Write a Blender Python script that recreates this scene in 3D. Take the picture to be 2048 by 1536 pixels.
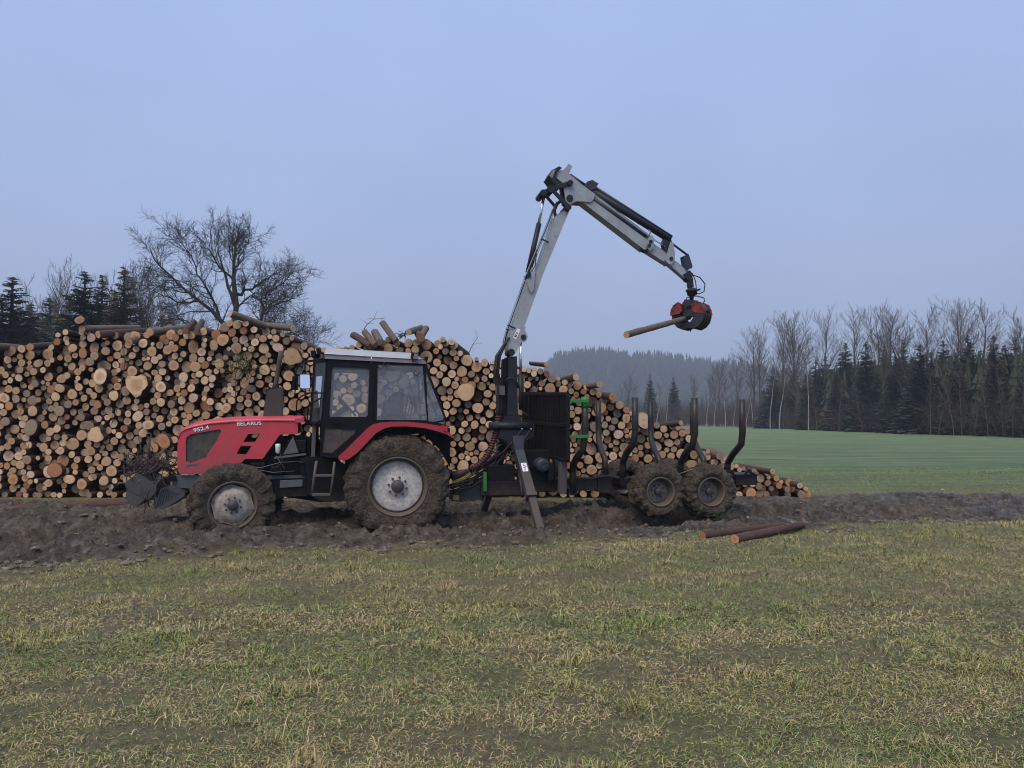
import bpy, math, random
import numpy as np
from mathutils import Vector, Matrix
from mathutils.geometry import tessellate_polygon

S = bpy.context.scene
C = S.collection
for o in list(bpy.data.objects):
    bpy.data.objects.remove(o)
RS = random.Random(7)
NR = np.random.default_rng(11)

# ------------------------------------------------------------------ camera
F, CAMH = 1539.0, 1.65                      # focal length in photo pixels, eye height
PITCH = math.atan(72 / F)
cam = bpy.data.cameras.new('camera')
cam.sensor_width = 36.0
cam.lens = 36.0 * F / 2048
cam.clip_start = 0.1
cam.clip_end = 8000
camo = bpy.data.objects.new('camera', cam)
C.objects.link(camo)
camo.location = (0, 0, CAMH)
camo.rotation_euler = (math.pi / 2 + PITCH, 0, 0)
S.camera = camo

# ------------------------------------------------------------------ world: even overcast winter sky
SUN_EL, SUN_AZ = math.radians(56), math.radians(205)      # azimuth clockwise from +Y
wd = bpy.data.worlds.new('World')
S.world = wd
wd.use_nodes = True
nt = wd.node_tree
nt.nodes.clear()
sky = nt.nodes.new('ShaderNodeTexSky')
sky.sky_type = 'NISHITA'
sky.sun_disc = False
sky.sun_elevation = SUN_EL
sky.sun_rotation = SUN_AZ
sky.dust_density = 3.0
sky.air_density = 1.0
skys = nt.nodes.new('ShaderNodeVectorMath')
skys.operation = 'SCALE'
skys.inputs['Scale'].default_value = 0.06
nt.links.new(sky.outputs[0], skys.inputs[0])
cloud = nt.nodes.new('ShaderNodeTexNoise')            # barely visible unevenness of the cloud sheet
cloud.inputs['Scale'].default_value = 3.0
cloud.inputs['Detail'].default_value = 3
tcw = nt.nodes.new('ShaderNodeTexCoord')
nt.links.new(tcw.outputs['Generated'], cloud.inputs['Vector'])
rampw = nt.nodes.new('ShaderNodeValToRGB')
rampw.color_ramp.elements[0].position = 0.3
rampw.color_ramp.elements[1].position = 0.7
rampw.color_ramp.elements[0].color = (0.368, 0.484, 0.772, 1)
rampw.color_ramp.elements[1].color = (0.410, 0.528, 0.826, 1)
nt.links.new(cloud.outputs['Fac'], rampw.inputs['Fac'])
sepw = nt.nodes.new('ShaderNodeSeparateXYZ')          # the cloud sheet is greyer towards the misty horizon, a little brighter overhead
nt.links.new(tcw.outputs['Generated'], sepw.inputs[0])
elev = nt.nodes.new('ShaderNodeValToRGB')
for _k, (_p, _c) in enumerate([(0.0, (1.02, 0.955, 0.885)), (0.16, (1.0, 0.975, 0.955)), (0.45, (1.05, 1.08, 1.10))]):
    if _k > 1:
        elev.color_ramp.elements.new(_p)
    elev.color_ramp.elements[_k].position = _p
    elev.color_ramp.elements[_k].color = _c + (1,)
nt.links.new(sepw.outputs['Z'], elev.inputs['Fac'])
bright = nt.nodes.new('ShaderNodeVectorMath')
bright.operation = 'MULTIPLY'
nt.links.new(rampw.outputs[0], bright.inputs[0])
nt.links.new(elev.outputs[0], bright.inputs[1])
mixw = nt.nodes.new('ShaderNodeMix')
mixw.data_type = 'RGBA'
mixw.inputs[0].default_value = 0.93                   # cloud cover over the clear sky
nt.links.new(skys.outputs[0], mixw.inputs[6])
nt.links.new(bright.outputs[0], mixw.inputs[7])
bg = nt.nodes.new('ShaderNodeBackground')
bg.inputs['Strength'].default_value = 0.485
outw = nt.nodes.new('ShaderNodeOutputWorld')
nt.links.new(mixw.outputs[2], bg.inputs['Color'])
nt.links.new(bg.outputs[0], outw.inputs['Surface'])

# ------------------------------------------------------------------ sun behind the cloud: weak, very soft
sl = bpy.data.lights.new('sun', 'SUN')
sl.energy = 1.5
sl.angle = math.radians(50)
sl.color = (1.0, 0.85, 0.66)
so = bpy.data.objects.new('sun', sl)
C.objects.link(so)
sd = Vector((math.sin(SUN_AZ) * math.cos(SUN_EL), math.cos(SUN_AZ) * math.cos(SUN_EL), math.sin(SUN_EL)))
so.rotation_euler = sd.to_track_quat('Z', 'Y').to_euler()
so.location = sd * 60

S.view_settings.view_transform = 'Standard'
S.view_settings.look = 'None'
S.view_settings.exposure = 1.12
S.view_settings.gamma = 1.0
S.view_settings.use_curve_mapping = False
S.render.engine = 'CYCLES'
S.cycles.use_denoising = True
S.cycles.max_bounces = 6
S.cycles.diffuse_bounces = 2
S.cycles.glossy_bounces = 2
S.cycles.transmission_bounces = 4
S.cycles.transparent_max_bounces = 12
S.cycles.volume_bounces = 0
S.cycles.filter_width = 1.1

# ------------------------------------------------------------------ geometry of the view and of the machine axis
cp, sp = math.cos(PITCH), math.sin(PITCH)
def ray(px, py):
    dx, dz = (px - 1024) / F, (768 - py) / F
    return Vector((dx, cp - sp * dz, sp + cp * dz))
def at(px, py, Y):
    r = ray(px, py)
    t = Y / r.y
    return Vector((r.x * t, Y, CAMH + r.z * t))
def gnd(px, py, z=0.0):
    r = ray(px, py)
    t = (z - CAMH) / r.z
    return Vector((r.x * t, r.y * t, z))
YAW = math.radians(11.3)
P0 = Vector((-4.18, 11.3))
UD = Vector((math.cos(YAW), math.sin(YAW)))
VD = Vector((-math.sin(YAW), math.cos(YAW)))
def L(px, py, v):                            # photo pixel on the plane v of the machine -> machine coordinates
    r = ray(px, py)
    d2 = Vector((r.x, r.y))
    t = (P0.dot(VD) + v) / d2.dot(VD)
    return Vector((t * d2.dot(UD) - P0.dot(UD), v, CAMH + r.z * t))
def LW(p):                                   # machine coordinates -> world
    q = P0 + UD * p[0] + VD * p[1]
    return Vector((q.x, q.y, p[2]))

# ------------------------------------------------------------------ mesh builder
OFF = {}
class MB:
    def __init__(s):
        s.v, s.f, s.sm = [], [], []
    def add(s, vs, fs, smooth=False):
        b = len(s.v)
        s.v.extend([tuple(p) for p in vs])
        for f in fs:
            s.f.append(tuple(i + b for i in f))
            s.sm.append(smooth)
        return s
    def hexa(s, p):                          # 4 bottom, 4 top
        return s.add(p, [(3, 2, 1, 0), (4, 5, 6, 7), (0, 1, 5, 4), (1, 2, 6, 5), (2, 3, 7, 6), (3, 0, 4, 7)])
    def box(s, a, b):
        (x0, y0, z0), (x1, y1, z1) = a, b
        return s.hexa([(x0, y0, z0), (x1, y0, z0), (x1, y1, z0), (x0, y1, z0), (x0, y0, z1), (x1, y0, z1), (x1, y1, z1), (x0, y1, z1)])
    def bar(s, p0, p1, w, h, up=(0, 0, 1), w1=None, h1=None):
        p0, p1, up = Vector(p0), Vector(p1), Vector(up)
        d = (p1 - p0).normalized()
        x = d.cross(up)
        if x.length < 1e-4:
            x = d.cross(Vector((0, 1, 0)))
        x.normalize()
        y = x.cross(d)
        w1, h1 = w1 or w, h1 or h
        q = []
        for p, ww, hh in ((p0, w, h), (p1, w1, h1)):
            q += [p - x * ww / 2 - y * hh / 2, p + x * ww / 2 - y * hh / 2, p + x * ww / 2 + y * hh / 2, p - x * ww / 2 + y * hh / 2]
        return s.hexa(q)
    def prism(s, loops, a, b):               # loops of (u, z); holes after the first; extruded along v
        if loops and not isinstance(loops[0], (list, tuple)) or isinstance(loops[0][0], (int, float)):
            loops = [loops]
        flat = [p for l in loops for p in l]
        tris = tessellate_polygon([[Vector((p[0], p[1], 0)) for p in l] for l in loops])
        n = len(flat)
        vs = [(p[0], a, p[1]) for p in flat] + [(p[0], b, p[1]) for p in flat]
        fs = [tuple(t) for t in tris] + [tuple(i + n for i in reversed(t)) for t in tris]
        k = 0
        for l in loops:
            m = len(l)
            for i in range(m):
                j = (i + 1) % m
                fs.append((k + i, k + j, n + k + j, n + k + i))
            k += m
        return s.add(vs, fs)
    def tube(s, pts, r, n=10, cap=True, smooth=True):
        pts = [Vector(p) for p in pts]
        rs = r if isinstance(r, (list, tuple)) else [r] * len(pts)
        up = None
        vs = []
        for i, p in enumerate(pts):
            d = (pts[min(i + 1, len(pts) - 1)] - pts[max(i - 1, 0)]).normalized()
            if up is None:
                up = d.orthogonal().normalized()
            up = (up - d * up.dot(d)).normalized()
            w = d.cross(up)
            for k in range(n):
                a = 2 * math.pi * k / n
                vs.append(p + (up * math.cos(a) + w * math.sin(a)) * rs[i])
        fs = []
        for i in range(len(pts) - 1):
            for k in range(n):
                k2 = (k + 1) % n
                fs.append((i * n + k, i * n + k2, (i + 1) * n + k2, (i + 1) * n + k))
        s.add(vs, fs, smooth)
        if cap:
            m = len(s.v) - len(vs)
            s.f.append(tuple(m + k for k in reversed(range(n)))); s.sm.append(False)
            s.f.append(tuple(m + (len(pts) - 1) * n + k for k in range(n))); s.sm.append(False)
        return s
    def lathe(s, prof, c, axis, n=32, smooth=True):   # prof of (radius, along)
        c, axis = Vector(c), Vector(axis).normalized()
        x = axis.orthogonal().normalized()
        y = axis.cross(x)
        vs = []
        for r, a in prof:
            for k in range(n):
                t = 2 * math.pi * k / n
                vs.append(c + axis * a + (x * math.cos(t) + y * math.sin(t)) * r)
        fs = []
        for i in range(len(prof) - 1):
            for k in range(n):
                k2 = (k + 1) % n
                fs.append((i * n + k, i * n + k2, (i + 1) * n + k2, (i + 1) * n + k))
        return s.add(vs, fs, smooth)
    def grid(s, P, smooth=True, wrap=False):     # P[i][j] points
        n, m = len(P), len(P[0])
        vs = [p for row in P for p in row]
        fs = []
        for i in range(n - 1):
            for j in range(m if wrap else m - 1):
                j2 = (j + 1) % m
                fs.append((i * m + j, i * m + j2, (i + 1) * m + j2, (i + 1) * m + j))
        return s.add(vs, fs, smooth)
    def mesh(s, name, off=(0, 0, 0)):
        me = bpy.data.meshes.new(name)
        me.from_pydata([(p[0] - off[0], p[1] - off[1], p[2] - off[2]) for p in s.v], [], s.f)
        me.polygons.foreach_set('use_smooth', s.sm)
        me.update()
        return me
    def build(s, name, mat, parent=None, bevel=0.0, label=None):
        off = (0, 0, 0)
        q = parent
        while q is not None:
            if q.name in OFF:
                off = OFF[q.name]
                break
            q = q.parent
        o = obj(name, s.mesh(name, off), mat, parent)
        if bevel:
            m = o.modifiers.new('edge', 'BEVEL')
            m.width = bevel
            m.segments = 2
            m.limit_method = 'ANGLE'
            m.angle_limit = math.radians(40)
        if label:
            o['label'] = label
        return o

def obj(name, me, mat=None, parent=None):
    o = bpy.data.objects.new(name, me)
    C.objects.link(o)
    if parent is not None:
        o.parent = parent
    if mat is not None:
        for m in (mat if isinstance(mat, (list, tuple)) else [mat]):
            me.materials.append(m)
    return o
def tag(o, label=None, cat=None, group=None, kind=None):
    if label: o['label'] = label
    if cat: o['category'] = cat
    if group: o['group'] = group
    if kind: o['kind'] = kind
    return o
def thing(name, label, cat, loc=(0, 0, 0), rotz=0.0, group=None):
    o = bpy.data.objects.new(name, None)
    o.empty_display_size = 0.2
    C.objects.link(o)
    o.location = loc
    o.rotation_euler = (0, 0, rotz)
    return tag(o, label, cat, group)
def mthing(name, label, cat, base, group=None):     # a thing in machine coordinates with its Empty at base
    o = thing(name, label, cat, LW(base), YAW, group)
    OFF[o.name] = tuple(base)
    return o
def group_part(name, parent):                # a part made of sub-parts
    o = bpy.data.objects.new(name, None)
    o.empty_display_size = 0.1
    C.objects.link(o)
    o.parent = parent
    return o
def npmesh(name, V, Fq=None, Ft=None, smooth=True):     # numpy arrays to a mesh
    me = bpy.data.meshes.new(name)
    V = np.asarray(V, np.float32)
    loops, starts, tot = [], [], 0
    if Fq is not None and len(Fq):
        loops.append(np.asarray(Fq, np.int32).ravel())
        starts.append(np.arange(len(Fq)) * 4)
        tot = len(Fq) * 4
    if Ft is not None and len(Ft):
        loops.append(np.asarray(Ft, np.int32).ravel())
        starts.append(tot + np.arange(len(Ft)) * 3)
    loops = np.concatenate(loops)
    starts = np.concatenate(starts)
    me.vertices.add(len(V)); me.vertices.foreach_set('co', V.ravel())
    me.loops.add(len(loops)); me.loops.foreach_set('vertex_index', loops)
    me.polygons.add(len(starts)); me.polygons.foreach_set('loop_start', starts.astype(np.int32))
    me.polygons.foreach_set('use_smooth', np.full(len(starts), smooth))
    me.update(calc_edges=True)

    return me
def vattr(me, name, arr, typ='FLOAT'):
    a = me.attributes.new(name, typ, 'POINT')
    arr = np.asarray(arr, np.float32)
    if typ == 'FLOAT_COLOR':
        if arr.shape[1] == 3:
            arr = np.concatenate([arr, np.ones((len(arr), 1), np.float32)], 1)
        a.data.foreach_set('color', arr.ravel())
    elif typ == 'FLOAT_VECTOR':
        a.data.foreach_set('vector', arr.ravel())
    else:
        a.data.foreach_set('value', arr.ravel())

# ------------------------------------------------------------------ numpy noise
_lat = np.random.default_rng(3).random((256, 256)).astype(np.float32)
def vnoise(x, y, seed=0):
    x = np.asarray(x, np.float64) + seed * 17.31
    y = np.asarray(y, np.float64) + seed * 9.77
    xi, yi = np.floor(x).astype(np.int64), np.floor(y).astype(np.int64)
    fx, fy = x - xi, y - yi
    fx, fy = fx * fx * fx * (fx * (fx * 6 - 15) + 10), fy * fy * fy * (fy * (fy * 6 - 15) + 10)
    a, b = _lat[xi % 256, yi % 256], _lat[(xi + 1) % 256, yi % 256]
    c, d = _lat[xi % 256, (yi + 1) % 256], _lat[(xi + 1) % 256, (yi + 1) % 256]
    return (a * (1 - fx) + b * fx) * (1 - fy) + (c * (1 - fx) + d * fx) * fy
def fbm(x, y, oct=4, seed=0):
    s, a, t = 0, 1.0, 0
    for k in range(oct):
        s = s + a * vnoise(x * 2 ** k, y * 2 ** k, seed + k * 3)
        t += a
        a *= 0.5
    return s / t
def sstep(a, b, x):
    t = np.clip((x - a) / (b - a), 0, 1)
    return t * t * (3 - 2 * t)

# ------------------------------------------------------------------ materials
class N:
    def __init__(s, name):
        s.m = bpy.data.materials.new(name)
        s.m.use_nodes = True
        s.t = s.m.node_tree
        s.t.nodes.clear()
        s.out = s.t.nodes.new('ShaderNodeOutputMaterial')
    def n(s, typ, **kw):
        nd = s.t.nodes.new('ShaderNode' + typ)
        for k, v in kw.items():
            setattr(nd, k, v)
        return nd
    def l(s, a, b):
        s.t.links.new(a, b)
    def noise(s, vec, scale, detail=4, rough=0.55, dist=0.0):
        nd = s.n('TexNoise')
        nd.inputs['Scale'].default_value = scale
        nd.inputs['Detail'].default_value = detail
        nd.inputs['Roughness'].default_value = rough
        nd.inputs['Distortion'].default_value = dist
        if vec is not None:
            s.l(vec, nd.inputs['Vector'])
        return nd.outputs['Fac']
    def ramp(s, fac, stops):
        r = s.n('ValToRGB')
        e = r.color_ramp.elements
        while len(e) < len(stops):
            e.new(0.5)
        for k, (p, c) in enumerate(stops):
            e[k].position = p
            e[k].color = (c if isinstance(c, tuple) else (c, c, c)) + (1,)
        s.l(fac, r.inputs['Fac'])
        return r.outputs['Color']
    def mix(s, fac, a, b, mode='MIX'):
        m = s.n('Mix', data_type='RGBA', blend_type=mode)
        for sock, val in ((m.inputs[0], fac), (m.inputs[6], a), (m.inputs[7], b)):
            if hasattr(val, 'is_output'):
                s.l(val, sock)
            elif isinstance(val, (int, float)):
                sock.default_value = val if sock == m.inputs[0] else (val, val, val, 1)
            else:
                sock.default_value = tuple(val) + (1,)
        return m.outputs[2]
    def math(s, op, a, b=None, clamp=False):
        m = s.n('Math', operation=op, use_clamp=clamp)
        for k, val in enumerate((a, b)):
            if val is None:
                continue
            if hasattr(val, 'is_output'):
                s.l(val, m.inputs[k])
            else:
                m.inputs[k].default_value = val
        return m.outputs[0]
    def bsdf(s, col, rough=0.6, metal=0.0, bump=None, bstr=0.3, bdist=0.02, spec=0.4, extra=None):
        b = s.n('BsdfPrincipled')
        for key, val in (('Base Color', col), ('Roughness', rough), ('Metallic', metal)):
            sock = b.inputs[key]
            if hasattr(val, 'is_output'):
                s.l(val, sock)
            elif isinstance(val, (int, float)):
                sock.default_value = val
            else:
                sock.default_value = tuple(val) + (1,)
        b.inputs['Specular IOR Level'].default_value = spec
        if bump is not None:
            bn = s.n('Bump')
            bn.inputs['Strength'].default_value = bstr
            bn.inputs['Distance'].default_value = bdist
            s.l(bump, bn.inputs['Height'])
            s.l(bn.outputs[0], b.inputs['Normal'])
        s.l(b.outputs[0], s.out.inputs['Surface'])
        return b

MUD = (0.098, 0.078, 0.064)
def paint(name, col, rough=0.4, metal=0.0, wear=None, dirt=0.35, dscale=6.0, dheight=None, bump=0.08, speck=0.0, var=0.12, spec=0.35, wear_at=0.60):
    """worn paint: tone variation, mud film, optional mud rising from the ground and mud specks"""
    m = N(name)
    g = m.n('TexCoord')
    oc = g.outputs['Object']
    big = m.noise(oc, 2.3, 5)
    fine = m.noise(oc, 45, 3)
    c = m.mix(m.math('MULTIPLY', big, 1.0), tuple(x * (1 - var) for x in col), tuple(min(1, x * (1 + var)) for x in col))
    if wear:
        w = m.ramp(m.noise(oc, 14, 6, 0.7), [(wear_at, 0.0), (wear_at + 0.08, 1.0)])
        c = m.mix(w, c, wear)
    d = m.ramp(m.noise(oc, dscale, 8, 0.68), [(0.42, 0.0), (0.8, dirt)])
    if dheight:
        sx = m.n('SeparateXYZ')
        m.l(oc, sx.inputs[0])
        zf = m.n('MapRange')
        m.l(sx.outputs['Z'], zf.inputs['Value'])
        zf.inputs['From Min'].default_value = dheight[1]
        zf.inputs['From Max'].default_value = dheight[0]
        h = m.math('MULTIPLY', zf.outputs[0], m.ramp(m.noise(oc, 9, 6, 0.7), [(0.25, 0.35), (0.65, 1.0)]), True)
        d = m.math('MAXIMUM', d, h)
    if speck:
        vo = m.n('TexVoronoi', feature='F1')
        vo.inputs['Scale'].default_value = 38
        vo.inputs['Randomness'].default_value = 1
        m.l(oc, vo.inputs['Vector'])
        sp_ = m.ramp(m.math('SUBTRACT', vo.outputs['Distance'], m.math('MULTIPLY', m.noise(oc, 11, 3), 0.5)), [(0.0, speck), (0.06, 0.0)])
        d = m.math('MAXIMUM', d, sp_)
    c = m.mix(d, c, MUD)
    r = m.mix(d, rough, 0.85)
    m.bsdf(c, r, metal, m.math('ADD', fine, m.math('MULTIPLY', d, 2.0)), bump, 0.01, spec)
    return m.m

M = {}
M['red'] = paint('red_paint', (0.50, 0.038, 0.066), 0.36, dirt=0.55, dscale=3.2, dheight=(0.62, 1.25), speck=0.55, wear=None, var=0.22, spec=0.5)
M['red_clean'] = paint('red_fender_paint', (0.38, 0.024, 0.045), 0.42, dirt=0.5, speck=0.4, var=0.2)
M['black'] = paint('black_paint', (0.006, 0.007, 0.010), 0.45, dirt=0.05, spec=0.12)
M['cab'] = paint('cab_paint', (0.007, 0.007, 0.012), 0.38, dirt=0.06, dheight=(0.4, 1.05), spec=0.14)
M['engine'] = paint('oily_engine', (0.006, 0.007, 0.010), 0.5, dirt=0.10, dheight=(0.0, 0.6), bump=0.3, spec=0.12)
M['grey_steel'] = paint('worn_grey_steel', (0.13, 0.135, 0.15), 0.4, 0.5, dirt=0.4, wear=(0.25, 0.25, 0.27), bump=0.2)
M['blade'] = paint('mud_caked_blade', (0.075, 0.08, 0.095), 0.45, 0.4, dirt=0.8, dscale=5, wear=(0.16, 0.16, 0.17), bump=0.3)
M['roof'] = paint('roof_white', (0.62, 0.66, 0.74), 0.3, dirt=0.12)
M['trim'] = paint('roof_trim_grey', (0.21, 0.20, 0.24), 0.5, dirt=0.25)
M['rim'] = paint('rim_white', (0.56, 0.55, 0.54), 0.5, dirt=0.8, speck=0.45, dscale=16, wear=(0.40, 0.37, 0.34))
M['rim_front'] = paint('rim_cream_muddy', (0.42, 0.375, 0.32), 0.6, dirt=1.0, speck=0.4, dscale=11, wear=(0.24, 0.19, 0.15))
M['rim_trailer'] = paint('rim_trailer_muddy', (0.19, 0.18, 0.18), 0.5, 0.2, dirt=0.8, speck=0.6, dscale=5)
M['barrel'] = paint('rim_barrel_mud', (0.10, 0.08, 0.065), 0.6, dirt=0.9, wear=(0.2, 0.17, 0.13))
M['hub'] = paint('hub_grey', (0.07, 0.072, 0.08), 0.5, 0.4, dirt=0.5)
M['boom'] = paint('boom_grey_white', (0.285, 0.325, 0.375), 0.42, dirt=0.42, wear=(0.17, 0.165, 0.165), dscale=5)
M['boom_dark'] = paint('boom_dark', (0.018, 0.021, 0.030), 0.45, dirt=0.12, spec=0.2)
M['trailer'] = paint('trailer_black', (0.008, 0.009, 0.013), 0.45, dirt=0.10, dheight=(0.2, 0.65), wear=(0.022, 0.021, 0.023), spec=0.15)
M['leg'] = paint('stabiliser_blue_black', (0.030, 0.035, 0.052), 0.4, dirt=0.18, dheight=(-0.1, 0.4), spec=0.3)
M['stake'] = paint('stake_steel', (0.026, 0.024, 0.026), 0.36, 0.2, dirt=0.35, wear=(0.09, 0.075, 0.07), spec=0.3)
M['green'] = paint('green_paint', (0.020, 0.19, 0.04), 0.45, dirt=0.35, wear=(0.02, 0.03, 0.03))
M['grapple'] = paint('grapple_black', (0.02, 0.022, 0.032), 0.4, dirt=0.25)
M['grapple_red'] = paint('grapple_red', (0.26, 0.030, 0.026), 0.5, dirt=0.5, dscale=14, wear=(0.012, 0.012, 0.016), wear_at=0.50, spec=0.2)
M['rubber'] = paint('rubber_hose', (0.014, 0.014, 0.016), 0.5, dirt=0.2)
M['hose_red'] = paint('red_hose_wrap', (0.10, 0.020, 0.030), 0.5, dirt=0.4)
M['hose_purple'] = paint('purple_shaft_guard', (0.055, 0.025, 0.04), 0.4, dirt=0.35)
M['yellow'] = paint('yellow_plastic', (0.36, 0.27, 0.08), 0.5, dirt=0.4)
M['white'] = paint('white_plastic', (0.62, 0.62, 0.64), 0.45, dirt=0.2)
M['seat'] = paint('seat_fabric', (0.03, 0.035, 0.05), 0.85, dirt=0.05)
M['muffler'] = paint('rusty_muffler', (0.060, 0.050, 0.052), 0.7, 0.2, dirt=0.35, wear=(0.10, 0.06, 0.05), bump=0.25)
M['ladder'] = paint('muddy_ladder', (0.09, 0.085, 0.085), 0.6, dirt=0.8)
M['wire'] = paint('rusty_wire', (0.055, 0.038, 0.040), 0.75, dirt=0.3)
M['letter'] = paint('letter_white', (0.75, 0.72, 0.78), 0.4, dirt=0.1)
M['letter_dark'] = paint('letter_navy', (0.03, 0.02, 0.07), 0.4, dirt=0.05)

def simple(name, col, rough=0.5, metal=0.0):
    m = N(name)
    oc = m.n('TexCoord').outputs['Object']
    f = m.noise(oc, 20, 3)
    m.bsdf(m.mix(f, tuple(x * 0.9 for x in col), tuple(min(1, x * 1.1) for x in col)), rough, metal)
    return m.m
M['chrome'] = simple('chrome_rod', (0.75, 0.76, 0.78), 0.12, 1.0)
M['mirror'] = simple('mirror_glass', (0.92, 0.94, 0.96), 0.03, 1.0)
M['lens'] = simple('lamp_lens', (0.45, 0.47, 0.5), 0.15, 0.3)

def glass(name, dust, tint, film=0.3):
    m = N(name)
    oc = m.n('TexCoord').outputs['Object']
    tr = m.n('BsdfTransparent')
    tr.inputs[0].default_value = tint + (1,)
    gl = m.n('BsdfGlossy')
    gl.inputs['Roughness'].default_value = 0.03
    fr = m.n('Fresnel')
    fr.inputs['IOR'].default_value = 1.5
    a = m.n('MixShader')
    m.l(fr.outputs[0], a.inputs[0]); m.l(tr.outputs[0], a.inputs[1]); m.l(gl.outputs[0], a.inputs[2])
    df = m.n('BsdfDiffuse')
    df.inputs[0].default_value = dust + (1,)
    b = m.n('MixShader')
    st = m.ramp(m.noise(oc, 7, 7, 0.65, 0.6), [(0.3, film * 0.55), (0.75, min(1, film * 1.5))])
    m.l(st, b.inputs[0]); m.l(a.outputs[0], b.inputs[1]); m.l(df.outputs[0], b.inputs[2])
    m.l(b.outputs[0], m.out.inputs['Surface'])
    return m.m
M['glass'] = glass('dusty_glass', (0.42, 0.46, 0.52), (0.88, 0.92, 0.96), 0.14)
M['glass_dirty'] = glass('mud_splashed_glass', (0.10, 0.095, 0.09), (0.5, 0.5, 0.52), 0.75)
M['glass_front'] = glass('windscreen_glass', (0.2, 0.22, 0.25), (0.8, 0.84, 0.88), 0.14)

def mud_tyre():
    m = N('mud_caked_rubber')
    oc = m.n('TexCoord').outputs['Object']
    a = m.noise(oc, 5, 8, 0.68)
    b = m.noise(oc, 26, 7, 0.75)
    c = m.ramp(a, [(0.30, (0.060, 0.048, 0.039)), (0.48, (0.120, 0.094, 0.073)), (0.70, (0.205, 0.163, 0.128))])
    c = m.mix(m.ramp(b, [(0.42, 0.75), (0.56, 0.0)]), c, (0.030, 0.024, 0.020))
    m.bsdf(c, m.ramp(a, [(0.3, 0.45), (0.6, 0.85)]), 0, m.math('ADD', m.math('MULTIPLY', b, 1.6), m.math('MULTIPLY', a, 1.5)), 1.0, 0.06, 0.35)
    return m.m
M['tyre'] = mud_tyre()

def cutwood(name, from_mesh):
    m = N(name)
    lp = m.n('Attribute', attribute_name='lp').outputs['Vector']
    if from_mesh:
        tone = m.n('Attribute', attribute_name='tone').outputs['Color']
        rnd = m.n('Attribute', attribute_name='rnd').outputs['Fac']
    else:
        oi = m.n('ObjectInfo')
        tone = oi.outputs['Color']
        rnd = oi.outputs['Random']
    sx = m.n('SeparateXYZ'); m.l(lp, sx.inputs[0])
    off = m.n('CombineXYZ'); m.l(m.math('MULTIPLY', rnd, 40.0), off.inputs[2])
    va = m.n('VectorMath', operation='ADD'); m.l(lp, va.inputs[0]); m.l(off.outputs[0], va.inputs[1])
    p = va.outputs[0]
    n1 = m.noise(p, 1.4, 4, 0.6)
    r = m.math('SQRT', m.math('ADD', m.math('POWER', m.math('ABSOLUTE', sx.outputs['X']), 2.0), m.math('POWER', m.math('ABSOLUTE', sx.outputs['Z']), 2.0)))
    rw = m.math('ADD', r, m.math('MULTIPLY', m.math('SUBTRACT', n1, 0.5), 0.5))
    rings = m.math('MULTIPLY', m.math('ADD', m.math('SINE', m.math('MULTIPLY', rw, 38.0)), 1.0), 0.5)
    c = m.mix(m.math('MULTIPLY', rings, 0.20), tone, m.mix(0.6, tone, (0.22, 0.11, 0.05)))
    heart = m.math('MULTIPLY', m.ramp(rw, [(0.42, 1.0), (0.62, 0.0)]), m.ramp(rnd, [(0.45, 0.0), (0.75, 0.65)]))
    c = m.mix(heart, c, m.mix(0.65, tone, (0.30, 0.11, 0.04)))
    grime = m.ramp(m.noise(p, 2.2, 7, 0.72), [(0.5, 0.0), (0.82, 0.75)])
    c = m.mix(grime, c, (0.10, 0.07, 0.055))
    edge = m.ramp(r, [(0.86, 0.0), (1.0, 0.45)])
    c = m.mix(edge, c, (0.13, 0.075, 0.045))
    pith = m.ramp(rw, [(0.02, 0.7), (0.10, 0.0)])
    c = m.mix(pith, c, (0.16, 0.08, 0.04))
    m.bsdf(c, 0.75, 0, m.math('ADD', rings, m.noise(p, 9, 4)), 0.15, 0.01, 0.3)
    return m.m
M['cut'] = cutwood('cut_wood', False)
M['cut_mass'] = cutwood('cut_wood_mass', True)
def bark(name, cols, sc=(9, 2.2, 9)):
    m = N(name)
    oc = m.n('TexCoord').outputs['Object']
    mp = m.n('Mapping'); mp.inputs['Scale'].default_value = sc
    m.l(oc, mp.inputs['Vector'])
    a = m.noise(mp.outputs[0], 1.6, 8, 0.68)
    geo = m.n('NewGeometry')
    b = m.noise(geo.outputs['Position'], 1.1, 5, 0.6)
    c = m.ramp(a, [(0.28, cols[0]), (0.52, cols[1]), (0.78, cols[2])])
    c = m.mix(m.ramp(b, [(0.45, 0.0), (0.75, 0.6)]), c, cols[3])
    m.bsdf(c, 0.8, 0, a, 0.7, 0.03, 0.3)
    return m.m
M['bark'] = bark('spruce_bark', [(0.030, 0.018, 0.016), (0.085, 0.045, 0.035), (0.15, 0.085, 0.06), (0.075, 0.068, 0.055)], (2.4, 1.6, 2.4))
M['bark_red'] = bark('wet_red_bark', [(0.032, 0.020, 0.018), (0.10, 0.055, 0.045), (0.20, 0.115, 0.085), (0.065, 0.048, 0.040)])
M['bark_grey'] = bark('grey_lichen_bark', [(0.05, 0.04, 0.034), (0.15, 0.118, 0.092), (0.26, 0.21, 0.155), (0.17, 0.15, 0.11)])
M['tree_bark'] = bark('dark_tree_bark', [(0.018, 0.017, 0.017), (0.034, 0.032, 0.03), (0.06, 0.056, 0.05), (0.04, 0.04, 0.034)], (3, 3, 1))
M['stem'] = simple('grey_young_stems', (0.105, 0.094, 0.078), 0.9)
M['limb'] = simple('dull_grey_limbs', (0.062, 0.056, 0.048), 0.9)
M['twig'] = simple('winter_twigs', (0.082, 0.070, 0.055), 0.9)
M['twig_red'] = simple('reddish_birch_twigs', (0.072, 0.046, 0.044), 0.9)
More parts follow.
